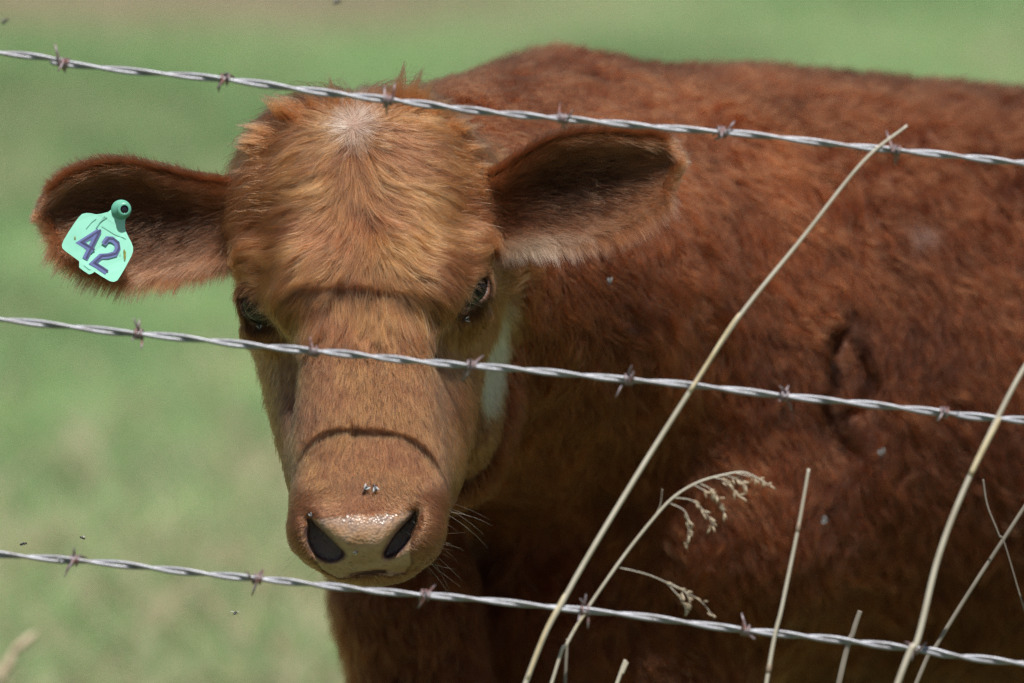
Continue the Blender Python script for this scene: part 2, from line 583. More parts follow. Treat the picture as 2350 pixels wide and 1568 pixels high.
def build_body():
    cone((868, 540, 330), (1400, 700, 1450), 235, 580, k=90)               # neck
    cone((1010, 345, 640), (1290, 322, 1400), 150, 250, k=90)              # crest of the neck
    cone((885, 790, 500), (1200, 940, 1350), 190, 310, k=110)             # throat
    ell((1036, 890, 525), (138, 270, 170), k=60)                           # jowl
    cone((872, 1180, 1130), (905, 1430, 1210), 130, 150, k=80)
    cone((905, 1430, 1210), (985, 1850, 1300), 150, 150, k=60)
    ell((1400, 1420, 1560), (420, 400, 330), k=120)                        # chest floor                         # brisket
    ell((1330, 384, 1500), (430, 250, 330), k=140)                         # withers
    ell((1640, 880, 1480), (400, 640, 430), k=110, rz=6)                   # near shoulder
    cone((1750, 880, 1730), (3500, 960, 2350), 790, 740, k=120, sq=(1, 1, 1.24))   # barrel
    ell((3620, 760, 2450), (520, 600, 480), k=140)                         # rump
    ell((1760, 1230, 1440), (330, 330, 360), k=110)                        # upper arm
    cone((2040, 700, 1085), (2005, 1090, 1075), 26, 50, 'sub', k=40)       # crease behind the shoulder
    slot(CREASE_A, [4, 18, 14, 12, 20, 24, 12], 900, 1166, k=30)                   # matted double fold
    slot(CREASE_B, [4, 13, 20, 17, 6], 900, 1170, k=30)
    cone((2140, 1230, 1120), (2260, 1560, 1250), 60, 130, 'sub', k=110)    # pocket behind the elbow
    for (x0, y0, d0, x1, d1, r0) in ((1640, 1480, 1450, 1600, 1400, 205), (1120, 1500, 1560, 1090, 1600, 190),
                                     (3560, 1350, 2150, 3700, 2150, 240), (3500, 1350, 2800, 3650, 2850, 240)):
        gy = CY + (ORI[2] + d1 * S * FWD[2]) / (S * UP[2])                  # where the hoof meets the ground
        cone((x0, y0, d0), ((x0 + x1) / 2 + (60 if x0 > 3000 else 0), 2050, (d0 + d1) / 2), r0, 105, k=80)
        cone(((x0 + x1) / 2 + (60 if x0 > 3000 else 0), 2050, (d0 + d1) / 2), (x1, gy - 210, d1), 105, 78, k=40)
        cone((x1, gy - 230, d1), (x1 - 20, gy - 78, d1 - 30), 80, 78, k=30)


build_head()
build_body()


def surface_nets():
    nx, ny, nz = F.shape
    neg = F < 0
    cell = np.zeros((nx - 1, ny - 1, nz - 1), np.int8)
    for dx in (0, 1):
        for dy in (0, 1):
            for dz in (0, 1):
                cell += neg[dx:nx - 1 + dx, dy:ny - 1 + dy, dz:nz - 1 + dz]
    act = np.argwhere((cell > 0) & (cell < 8))
    idx = np.full(cell.shape, -1, np.int32)
    idx[act[:, 0], act[:, 1], act[:, 2]] = np.arange(len(act))
    G = (GX, GY, GZ)
    corners = [(a, b, c) for a in (0, 1) for b in (0, 1) for c in (0, 1)]
    acc = np.zeros((len(act), 3)); cnt = np.zeros(len(act))
    vals = {c: F[act[:, 0] + c[0], act[:, 1] + c[1], act[:, 2] + c[2]] for c in corners}
    pos = {c: np.stack([G[i][act[:, i] + c[i]] for i in range(3)], 1) for c in corners}
    for c in corners:
        for ax in range(3):
            if c[ax]: continue
            e = list(c); e[ax] = 1; e = tuple(e)
            f0, f1 = vals[c], vals[e]
            mk = (f0 < 0) != (f1 < 0)
            t = np.where(mk, f0 / np.where(mk, f0 - f1, 1), 0)
            acc += np.where(mk[:, None], pos[c] + (pos[e] - pos[c]) * t[:, None], 0)
            cnt += mk
    V = acc / cnt[:, None]
    Q = []
    for ax in range(3):
        o1, o2 = (ax + 1) % 3, (ax + 2) % 3
        s0 = [slice(None)] * 3; s1 = [slice(None)] * 3
        s0[ax] = slice(0, -1); s1[ax] = slice(1, None)
        ch = neg[tuple(s0)] != neg[tuple(s1)]
        pts = np.argwhere(ch)
        ok = (pts[:, o1] > 0) & (pts[:, o2] > 0) & (pts[:, o1] < F.shape[o1] - 1) & (pts[:, o2] < F.shape[o2] - 1)
        pts = pts[ok]
        first = neg[pts[:, 0], pts[:, 1], pts[:, 2]]
        q = []
        for da, db in ((-1, -1), (0, -1), (0, 0), (-1, 0)):
            r = pts.copy(); r[:, o1] += da; r[:, o2] += db
            q.append(idx[r[:, 0], r[:, 1], r[:, 2]])
        q = np.stack(q, 1)
        q[~first] = q[~first][:, ::-1]
        Q.append(q)
    return V, np.concatenate(Q)


SV, SQ = surface_nets()


def samp(p):
    """field value and gradient at survey points"""
    ix = []; t = []; w = []
    for i, g in enumerate((GX, GY, GZ)):
        k = np.clip(np.searchsorted(g, p[:, i]) - 1, 0, len(g) - 2)
        ix.append(k); h = g[k + 1] - g[k]
        t.append(np.clip((p[:, i] - g[k]) / h, 0, 1).astype(np.float32)); w.append(h)
    c = {}
    for a in (0, 1):
        for b in (0, 1):
            for e in (0, 1):
                c[a, b, e] = F[ix[0] + a, ix[1] + b, ix[2] + e]
    tx, ty, tz = t
    c00 = c[0, 0, 0] * (1 - tx) + c[1, 0, 0] * tx; c10 = c[0, 1, 0] * (1 - tx) + c[1, 1, 0] * tx
    c01 = c[0, 0, 1] * (1 - tx) + c[1, 0, 1] * tx; c11 = c[0, 1, 1] * (1 - tx) + c[1, 1, 1] * tx
    c0 = c00 * (1 - ty) + c10 * ty; c1 = c01 * (1 - ty) + c11 * ty
    f = c0 * (1 - tz) + c1 * tz
    gz = (c1 - c0) / w[2]
    gy = ((c10 - c00) * (1 - tz) + (c11 - c01) * tz) / w[1]
    d0 = (c[1, 0, 0] - c[0, 0, 0]) * (1 - ty) + (c[1, 1, 0] - c[0, 1, 0]) * ty
    d1 = (c[1, 0, 1] - c[0, 0, 1]) * (1 - ty) + (c[1, 1, 1] - c[0, 1, 1]) * ty
    gx = (d0 * (1 - tz) + d1 * tz) / w[0]
    g = np.stack([gx, gy, gz], 1)
    ln = np.linalg.norm(g, axis=1) + 1e-6
    return f / np.maximum(ln, 0.3), g / ln[:, None]


# ------------------------------------------------------------------ ears: curved cups joined into the body mesh
EAR_L = dict(up=[(575, 430), (510, 412), (430, 402), (335, 382), (245, 370), (170, 386), (118, 424), (92, 468)],
             low=[(575, 560), (515, 585), (450, 610), (365, 632), (265, 634), (185, 600), (125, 560), (95, 512)],
             dep=[250, 195, 160, 140, 132, 138, 148, 156], cup=[26, 48, 66, 70, 64, 52, 36, 12],
             lip=[0, 6, 18, 28, 30, 26, 14, 0])
EAR_R = dict(up=[(1080, 420), (1140, 388), (1205, 350), (1275, 318), (1360, 302), (1445, 300), (1512, 312), (1546, 345)],
             low=[(1080, 540), (1135, 556), (1195, 556), (1270, 558), (1360, 540), (1445, 502), (1518, 450), (1550, 392)],
             dep=[230, 140, 92, 70, 64, 70, 84, 95], cup=[26, 48, 66, 72, 66, 54, 36, 12],
             lip=[0, 6, 18, 28, 30, 26, 14, 0])


def ear_grid(E, nu=30, nv=26):
    up = spline([(x, y, d - l) for (x, y), d, l in zip(E['up'], E['dep'], E['lip'])], nu)
    low = spline([(x, y, d + 10) for (x, y), d in zip(E['low'], E['dep'])], nu)
    cup = np.interp(np.linspace(0, 1, nu), np.linspace(0, 1, len(E['cup'])), E['cup'])
    v = np.linspace(0, 1, nv)
    P = up[:, None, :] * (1 - v)[None, :, None] + low[:, None, :] * v[None, :, None]
    prof = np.sin(np.pi * v ** 0.8) ** 0.75
    P[:, :, 2] += cup[:, None] * prof[None, :]
    P[:, :, 1] -= (cup * 0.22)[:, None] * (np.sin(np.pi * np.clip(v / 0.45, 0, 1)) ** 1.0)[None, :]      # upper rim rolls over
    # slight wobble of the margin
    P[:, :, 1] += 3.0 * np.sin(np.linspace(0, 11, nu))[:, None] * (np.abs(v - 0.5) * 2)[None, :]
    du = np.gradient(P, axis=0); dv = np.gradient(P, axis=1)
    N = np.cross(du, dv); N /= np.linalg.norm(N, axis=2)[:, :, None] + 1e-9
    if N[nu // 2, nv // 2, 2] > 0: N = -N           # face the opening
    return P, N, du, dv


def ear_mesh(E, thick=15.0):
    P, N, du, dv = ear_grid(E)
    nu, nv = P.shape[:2]
    th = thick * np.sin(np.pi * np.linspace(0, 1, nv)) ** 0.4 * np.ones(nu)[:, None]
    Bk = P - N * th[:, :, None]
    ring = np.concatenate([P, Bk[:, ::-1][:, 1:-1]], 1)      # closed loop per section
    m = ring.shape[1]
    V = ring.reshape(-1, 3)
    q = []
    for i in range(nu - 1):
        a = i * m + np.arange(m); b = i * m + (np.arange(m) + 1) % m
        q.append(np.stack([a, b, b + m, a + m], 1))
    q = np.concatenate(q)
    # tip cap
    tipc = (nu - 1) * m
    cap = [[tipc + i, tipc + i + 1, tipc + m - i - 2, tipc + m - i - 1] for i in range(0, m // 2 - 1)]
    q = np.concatenate([q, np.array(cap)])
    # orient outward
    c = V[q].mean(1); n = np.cross(V[q[:, 1]] - V[q[:, 0]], V[q[:, 2]] - V[q[:, 0]])
    k = (nu // 2) * m + nv // 2
    if n[k][2] > 0: q = q[:, ::-1]
    return V, q


def pip(poly, x, y):
    """points in polygon"""
    poly = np.asarray(poly, float); ins = np.zeros(len(x), bool)
    j = len(poly) - 1
    for i in range(len(poly)):
        xi, yi = poly[i]; xj, yj = poly[j]
        cr = ((yi > y) != (yj > y)) & (x < (xj - xi) * (y - yi) / (yj - yi + 1e-9) + xi)
        ins ^= cr; j = i
    return ins


PAD = [(714, 1182), (760, 1178), (819, 1172), (880, 1170), (945, 1162), (962, 1168), (964, 1190), (950, 1222), (944, 1258), (948, 1285), (930, 1308), (900, 1316), (864, 1311),
       (780, 1322), (746, 1304), (730, 1278), (712, 1240), (708, 1205)]


def padmask(p):
    return pip(PAD, p[:, 0], p[:, 1]) & (p[:, 2] < -90)


def build_calf():
    gy = 0.0
    calf = empty('calf', tuple(toW(np.array([1640.0, 1000.0, 1450.0])) * np.array([1, 1, 0])))
    tag(calf, 'red brown shaggy calf with a tagged ear looking through the barbed wire', 'calf')
    eL, qL = ear_mesh(EAR_L); eR, qR = ear_mesh(EAR_R)
    V = np.concatenate([SV, eL, eR]); Q = np.concatenate([SQ, qL + len(SV), qR + len(SV) + len(eL)])
    m, nt, bs = attr_mat('calf_skin', 'skin', 0.5, 0.5)
    # roughness from attribute alpha-like second layer, fine pebbled relief
    at2 = nt.nodes.new('ShaderNodeAttribute'); at2.attribute_name = 'wet'
    mr = nt.nodes.new('ShaderNodeMapRange'); mr.inputs['To Min'].default_value = 0.75; mr.inputs['To Max'].default_value = 0.29
    nt.links.new(at2.outputs['Fac'], mr.inputs['Value']); nt.links.new(mr.outputs[0], bs.inputs['Roughness'])
    tc = nt.nodes.new('ShaderNodeTexCoord')
    vo = nt.nodes.new('ShaderNodeTexVoronoi'); vo.inputs['Scale'].default_value = 520
    nz = nt.nodes.new('ShaderNodeTexNoise'); nz.inputs['Scale'].default_value = 260; nz.inputs['Detail'].default_value = 4
    nt.links.new(tc.outputs['Object'], vo.inputs['Vector']); nt.links.new(tc.outputs['Object'], nz.inputs['Vector'])
    ad = nt.nodes.new('ShaderNodeMath'); ad.operation = 'ADD'
    nt.links.new(vo.outputs['Distance'], ad.inputs[0]); nt.links.new(nz.outputs['Fac'], ad.inputs[1])
    bp = nt.nodes.new('ShaderNodeBump'); bp.inputs['Strength'].default_value = 0.5; bp.inputs['Distance'].default_value = 0.0009
    nt.links.new(ad.outputs[0], bp.inputs['Height']); nt.links.new(bp.outputs['Normal'], bs.inputs['Normal'])
    bs.inputs['Subsurface Weight'].default_value = 0.15
    bs.inputs['Subsurface Radius'].default_value = (0.004, 0.0015, 0.0008)
    WV = toW(V) - np.array(calf.location)
    me = mesh_np('body', WV, Q, m)
    body = bpy.data.objects.new('body', me); COL.objects.link(body); body.parent = calf
    # pigment
    col = np.empty((len(V), 4), np.float32); col[:] = (0.115, 0.048, 0.026, 1)
    x, y, d = V.T
    pm = padmask(V)
    n1 = Noise(34, 8, 5)(V); n2 = Noise(10, 8, 6)(V)
    tan = np.stack([0.41 + 0.03 * n1, 0.25 + 0.025 * n1, 0.152 + 0.02 * n1], 1)
    grey = np.array([0.235, 0.165, 0.135])
    gz = np.clip(sm(1222, 1186, y) * 0.75 + 0.22 * n1 + 0.15 * n2, 0, 1)
    padc = tan * (1 - gz)[:, None] + grey * gz[:, None]
    spots = sm(1.6, 2.0, Noise(14, 9, 8)(V)) * 0.55
    padc = padc * (1 - spots)[:, None] + np.array([0.05, 0.03, 0.022]) * spots[:, None]
    col[pm, :3] = np.clip(padc[pm], 0.01, 1)
    nd = nostril_dist(V); front = (d < -60) & (y > 1150) & (y < 1330)
    rimd = (sm(14, 0, nd) * front)[:, None] * 0.55
    col[:, :3] = col[:, :3] * (1 - rimd) + np.array([0.10, 0.062, 0.055]) * rimd
    inn = front & (nd < 3) & (d > -228)
    col[inn, :3] = (0.11, 0.066, 0.068)
    wet = np.where(pm, 1.0, 0.0).astype(np.float32)
    wq = np.hypot(x - WHORL[0], y - WHORL[1])
    wk = ((1 - sm(8, 45, wq)) * (d < 250))[:, None]
    col[:, :3] = col[:, :3] * (1 - wk) + np.array([0.26, 0.165, 0.125]) * wk
    # skin inside the ears
    nb = len(SV)
    for E, o in ((EAR_L, nb), (EAR_R, nb + len(eL))):
        P, N, du, dv = ear_grid(E)
        nu, nv = P.shape[:2]; mm = nv * 2 - 2
        for i in range(nu):
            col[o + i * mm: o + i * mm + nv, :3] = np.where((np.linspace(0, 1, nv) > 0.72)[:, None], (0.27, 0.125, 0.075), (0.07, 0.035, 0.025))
    for E in (EYE_R, EYE_L):
        near = np.linalg.norm(V - E, axis=1) < 52
        col[near, :3] = (0.02, 0.012, 0.01); wet[near] = 0.8
    ca = me.color_attributes.new('skin', 'FLOAT_COLOR', 'POINT'); ca.data.foreach_set('color', col.ravel())
    wa = me.attributes.new('wet', 'FLOAT', 'POINT'); wa.data.foreach_set('value', wet)
    return calf, body


calf, body = build_calf()
CALF0 = np.array(calf.location)


# ------------------------------------------------------------------ coat
def curves_obj(name, P, rad, col, parent=calf, offset=CALF0, mat=M_HAIR, taper=0.35):
    """P (n,K,3) survey points; rad (n,) metres at root; col (n,3)"""
    n, K = P.shape[:2]
    cu = bpy.data.hair_curves.new(name)
    cu.add_curves([K] * n)
    wp = (toW(P.reshape(-1, 3)) - offset).astype(np.float32)
    cu.attributes['position'].data.foreach_set('vector', wp.ravel())
    ra = cu.attributes.get('radius') or cu.attributes.new('radius', 'FLOAT', 'POINT')
    s = np.linspace(0, 1, K)
    prof = (1 - (1 - taper) * s ** 1.6)
    ra.data.foreach_set('value', (rad[:, None] * prof[None, :]).astype(np.float32).ravel())
    ca = cu.attributes.new('hcol', 'FLOAT_COLOR', 'POINT')
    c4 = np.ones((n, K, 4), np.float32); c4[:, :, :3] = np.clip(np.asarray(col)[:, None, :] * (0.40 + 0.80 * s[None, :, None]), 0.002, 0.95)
    ca.data.foreach_set('color', c4.ravel())
    cu.materials.append(mat)
    o = bpy.data.objects.new(name, cu); COL.objects.link(o); o.parent = parent
    return o


def roots_on(V, Q, weight, n):
    """n random points on quads with the given per-face weight x area"""
    a, b, c, d = (V[Q[:, i]] for i in range(4))
    ar = 0.5 * np.linalg.norm(np.cross(c - a, d - b), axis=1) * weight
    cdf = np.cumsum(ar); cdf /= cdf[-1]
    f = np.searchsorted(cdf, rng.random(n)); f = np.minimum(f, len(Q) - 1)
    u, v = rng.random(n)[:, None], rng.random(n)[:, None]
    return (a[f] * (1 - u) + b[f] * u) * (1 - v) + (d[f] * (1 - u) + c[f] * u) * v


nzA, nzB, nzC = Noise(150, 6, 31), Noise(150, 6, 32), Noise(150, 6, 33)
nzD, nzE = Noise(60, 7, 34), Noise(60, 7, 35)


def comb_head(p):
    x, y, d = p.T
    dx, dy, dd = x - WHORL[0] - np.clip((y - 300) / 900, 0, 1) * 36, y - WHORL[1], d - WHORL[2]
    band = sm(360, 470, y) * (1 - sm(650, 730, y)) * sm(15, 90, np.abs(dx))
    fx = 1.45 + 1.7 * band
    lower = sm(740, 900, y)
    fx = fx * (1 - lower) + 0.55 * lower
    v = np.stack([dx * fx, dy, dd * 0.8 + 0], 1)
    v /= np.linalg.norm(v, axis=1)[:, None] + 1e-6
    # over the brows the hair sweeps outwards and a little up, cheeks run down and back
    side = np.sign(dx)
    brow = np.exp(-((x - np.where(dx > 0, 1060, 610)) / 75) ** 2 - ((y - 575) / 60) ** 2)
    v += brow[:, None] * np.stack([side * 0.6, -0.42 + 0 * x, 0.2 + 0 * x], 1)
    ch = sm(170, 250, np.abs(dx)) * sm(640, 800, y)
    v = v * (1 - ch)[:, None] + ch[:, None] * np.stack([side * 0.30, 0.75 + 0 * x, 0.45 + 0 * x], 1)
    mz = sm(1080, 1160, y)
    v = v * (1 - mz)[:, None] + mz[:, None] * np.stack([dx / 160, 0.45 + 0 * x, 0.3 + 0 * x], 1)
    top = sm(285, 225, y)
    v = v + top[:, None] * np.stack([np.sign(dx) * 0.25, -0.5 + 0 * x, 0.2 + 0 * x], 1)
    amp = (0.13 + 0.16 * band + 0.15 * top) * (1 - 0.5 * lower)
    v += amp[:, None] * np.stack([nzA(p) * 0.5, nzB(p), nzC(p) * 0.4], 1) * 0.8
    v += (0.10 * (1 - 0.4 * lower))[:, None] * np.stack([nzD(p), nzE(p), nzD(p) * 0], 1)
    return v


bzA, bzB = Noise(210, 7, 41), Noise(210, 7, 42)
bzC, bzD = Noise(85, 7, 43), Noise(85, 7, 44)


def comb_body(p):
    x, y, d = p.T
    base = np.stack([0.28 + 0 * x, 1.0 + 0 * x, 0.25 + 0 * x], 1)
    top = sm(420, 120, y)
    base += top[:, None] * np.array([0.55, -0.75, 0.3])
    base += 0.36 * np.stack([bzA(p), 0.5 * bzB(p), 0 * x], 1) + 0.34 * np.stack([bzC(p), 0.6 * bzD(p), 0 * x], 1)
    return base


def grow(root, length, lift, comb, K, jit=0.12):
    n = len(root)
    P = np.empty((n, K, 3), np.float64)
    P[:, 0] = root
    f, g = samp(root)
    p = root - g * f[:, None]
    P[:, 0] = p
    jv = rng.normal(size=(n, 3)) * jit
    ds = length / (K - 1)
    for k in range(1, K):
        s = k / (K - 1)
        v = comb(p) + jv
        t = v - g * (v * g).sum(1)[:, None]
        t /= np.linalg.norm(t, axis=1)[:, None] + 1e-6
        h = lift * (1 - (1 - s) ** 1.7)
        hp = lift * (1 - (1 - (k - 1) / (K - 1)) ** 1.7)
        run = np.sqrt(np.maximum(ds ** 2 - (h - hp) ** 2, (0.25 * ds) ** 2))
        p = p + t * run[:, None]
        f, g = samp(p)
        p = p + g * np.clip(h - f, -ds, ds)[:, None]
        P[:, k] = p
    return P


def clump(P, roots, G, groots, strength, jitter, power=1.0):
    kd = KDTree(len(groots))
    for i, r in enumerate(groots): kd.insert(r, i)
    kd.balance()
    q = roots + rng.normal(size=roots.shape) * jitter
    gi = np.fromiter((kd.find(r)[1] for r in q.tolist()), int, len(q))
    K = P.shape[1]
    s = np.linspace(0, 1, K)[None, :, None] ** power
    w = np.asarray(strength)
    w = w[:, None, None] if w.ndim else w
    return P + (G[gi] - P) * (w * s), gi


def head_len(p):
    x, y, d = p.T
    L = 84 + 6 * sm(330, 430, y)
    L = L * (1 - sm(690, 820, y)) + 30 * sm(690, 820, y)
    L = L * (1 - sm(980, 1120, y)) + 15 * sm(980, 1120, y)
    wd = np.hypot(x - WHORL[0], y - WHORL[1])
    L = L * (0.42 + 0.58 * sm(10, 95, wd))
    L = L * (1 + 0.5 * sm(300, 215, y))
    sidec = sm(170, 250, np.abs(x - 845)) * sm(740, 820, y) * (1 - sm(1040, 1110, y))
    L = L * (1 + 0.25 * sidec)
    for E in (EYE_R, EYE_L):
        r = np.linalg.norm(p - E, axis=1)
        L = L * np.maximum(0.40 + 0.60 * sm(58, 120, r), 0.62 * sm(10, 40, E[1] - y))
    return L


def build_coat():
    fc = SV[SQ].mean(1)
    a, b, c, d_ = (SV[SQ[:, i]] for i in range(4))
    fn = np.cross(c - a, d_ - b); fn /= np.linalg.norm(fn, axis=1)[:, None] + 1e-9
    eyecut = np.ones(len(fc))
    for E, Lk in ((EYE_R, LOOK_R), (EYE_L, LOOK_L)):
        q = fc - E
        al = q @ Lk; pr = np.linalg.norm(q - al[:, None] * Lk, axis=1)
        eyecut[(al > 0) & (pr < 30)] = 0
        eyecut[(np.linalg.norm(q, axis=1) < 50)] = 0
    pad = padmask(fc)
    inhead = (fc[:, 2] < 430) & (fc[:, 1] < 1380) & (fc[:, 0] < 1190)
    facing = np.where(fn[:, 2] < 0.3, 1.0, 0.22)
    # -------- head
    wt = facing * inhead * eyecut * (~pad)
    wt = wt * np.where(fc[:, 1] > 980, 1.7, 1.0)
    n = 290000
    R = roots_on(SV, SQ, wt, n)
    ng = 15000
    GR = roots_on(SV, SQ, facing * inhead * eyecut * (~pad) * np.where(fc[:, 1] > 760, 1.6, 0.8), ng)
    K = 7
    L = head_len(R) * rng.uniform(0.7, 1.2, n)
    liftf = 0.10 + 0.18 * rng.random(n) ** 1.5
    x, y, d = R.T
    liftf = liftf * (1 + 0.9 * sm(300, 200, y)) + 0.75 * sm(170, 250, np.abs(x - 838)) * sm(600, 480, y) * rng.random(n)
    side = sm(190, 260, np.abs(x - 845)) * sm(720, 800, y)
    liftf = liftf + 0.28 * side * rng.random(n)
    guard = rng.random(n) < 0.07
    liftf = np.where(guard, liftf * 1.5 + 0.04, liftf); L = np.where(guard, L * 1.15, L)
    P = grow(R, L, L * liftf, comb_head, K)
    GL = head_len(GR) * rng.uniform(0.85, 1.25, ng)
    G = grow(GR, GL, GL * (0.10 + 0.22 * rng.random(ng)) * (1 + 0.9 * sm(300, 200, GR[:, 1])), comb_head, K, 0.18)
    st = 0.72 * (1 - 0.55 * sm(760, 900, y)) * (1 - 0.3 * sm(1000, 1120, y)) * rng.uniform(0.5, 1.15, n)
    P, gi = clump(P, R, G, GR, np.clip(st, 0, 0.95), 4.5, 0.8)
    ct = rng.normal(size=ng)[gi]
    u = rng.normal(size=n)
    gold = np.clip(0.5 + 0.30 * Noise(170, 6, 51)(R) + 0.25 * ct, 0, 1)
    c1 = np.array([0.212, 0.080, 0.036]); c2 = np.array([0.258, 0.112, 0.040])
    col = c1 * (1 - gold)[:, None] + c2 * gold[:, None]
    col = col * np.clip(1 + 0.16 * u + 0.20 * ct, 0.4, 1.8)[:, None]
    wd = np.hypot(x - WHORL[0], (y - WHORL[1]) * 0.8)
    wh = (1 - sm(8, 48, wd + 9 * rng.normal(size=n)))
    col = col * (1 - wh * 0.8)[:, None] + np.array([0.62, 0.46, 0.36]) * (wh * 0.8)[:, None]
    nose = sm(1060, 1170, y)
    col = col * (1 - 0.45 * nose)[:, None] + np.array([0.26, 0.095, 0.048]) * (0.45 * nose)[:, None]
    rim = np.zeros(n)
    for E in (EYE_R, EYE_L):
        rim = np.maximum(rim, 1 - sm(50, 74, np.linalg.norm(R - E, axis=1)))
    col = col * (1 - 0.8 * rim)[:, None]
    q = (R - np.array([1114, 775, 430])) / np.array([45, 195, 240])
    wp = (1 - sm(0.85, 1.0, np.linalg.norm(q, axis=1) + 0.05 * ct)) * sm(290, 330, R[:, 2])
    col = col * (1 - wp)[:, None] + np.array([0.88, 0.72, 0.53]) * wp[:, None]
    col = col * np.where(guard, np.where(rng.random(n) < 0.5, 0.5, 1.3), 1.0)[:, None]
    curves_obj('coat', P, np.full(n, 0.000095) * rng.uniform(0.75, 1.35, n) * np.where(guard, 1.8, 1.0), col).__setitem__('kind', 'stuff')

    # -------- neck and body
    inb = (~inhead) & (fc[:, 0] < 2780) & (fc[:, 1] < 1900)
    far = np.where(fn[:, 2] < 0.35, 1.0, 0.15) * np.where((fc[:, 2] < 520) & (fc[:, 0] < 1000), 0.5, 1)
    n = 210000
    R = roots_on(SV, SQ, inb * far, n)
    ng = 13000
    GR = roots_on(SV, SQ, inb * far, ng)
    K = 7
    L = 66 * rng.uniform(0.6, 1.3, n)
    lf = 0.20 + 0.45 * rng.random(n)
    nc = near_crease(R)
    L = L * (0.60 + 0.40 * sm(10, 60, nc))
    P = grow(R, L, L * lf, comb_body, K)
    GL = 66 * rng.uniform(0.8, 1.3, ng)
    GL = GL * (0.60 + 0.40 * sm(10, 60, near_crease(GR)))
    G = grow(GR, GL, GL * (0.15 + 0.55 * rng.random(ng)), comb_body, K, 0.3)
    P, gi = clump(P, R, G, GR, np.clip(0.56 * rng.uniform(0.3, 1.25, n), 0, 0.95), 12.0, 0.8)
    ct = rng.normal(size=ng)[gi]
    u = rng.normal(size=n)
    col = np.array([0.124, 0.034, 0.0115]) * (1 - 0.22 * sm(1850, 2300, R[:, 0]) + 0.25 * np.exp(-((R[:, 0] - 1560) / 260) ** 2 - ((R[:, 1] - 430) / 260) ** 2))[:, None] * (1 + 0.16 * u + 0.2 * ct + 0.12 * Noise(300, 6, 52)(R))[:, None]  # shoulder highlight and barrel-side shading painted into the coat colour
    # muddy matted hair along the crease behind the shoulder
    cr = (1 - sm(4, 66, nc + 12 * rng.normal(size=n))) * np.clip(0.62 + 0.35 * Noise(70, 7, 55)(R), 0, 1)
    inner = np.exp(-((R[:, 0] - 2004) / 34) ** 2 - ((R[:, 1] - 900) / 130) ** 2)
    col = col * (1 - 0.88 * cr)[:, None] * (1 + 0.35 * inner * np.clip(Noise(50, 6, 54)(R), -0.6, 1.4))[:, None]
    sc = np.exp(-(((R[:, 0] - 2183) + 0.5 * (R[:, 1] - 498)) / 34) ** 2 - (((R[:, 1] - 498) - 0.35 * (R[:, 0] - 2183)) / 20) ** 2)
    col = col * (1 - 0.7 * sc)[:, None] + np.array([0.26, 0.18, 0.15]) * (0.7 * sc)[:, None]
    # white throat patch behind the cheek
    q = (R - np.array([1114, 775, 430])) / np.array([45, 195, 240])
    wp = 1 - sm(0.8, 1.05, np.linalg.norm(q, axis=1) + 0.08 * ct)
    col = col * (1 - wp)[:, None] + np.array([0.88, 0.72, 0.53]) * wp[:, None]
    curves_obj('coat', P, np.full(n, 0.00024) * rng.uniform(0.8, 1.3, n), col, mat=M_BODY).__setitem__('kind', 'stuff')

    # -------- hindquarters and legs, coarser
    rest = (~inhead) & (~inb) & (fc[:, 1] < 3120)
    n = 90000
    R = roots_on(SV, SQ, rest * np.where(fn[:, 2] < 0.35, 1.0, 0.3), n)
    P = grow(R, 64 * rng.uniform(0.6, 1.3, n), 64 * (0.15 + 0.35 * rng.random(n)), comb_body, 5)
    col = np.array([0.105, 0.030, 0.010]) * (1 + 0.2 * rng.normal(size=n) + 0.15 * Noise(90, 6, 57)(R))[:, None]
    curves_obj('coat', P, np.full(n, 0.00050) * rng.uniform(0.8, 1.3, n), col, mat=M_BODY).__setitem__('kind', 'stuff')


build_coat()


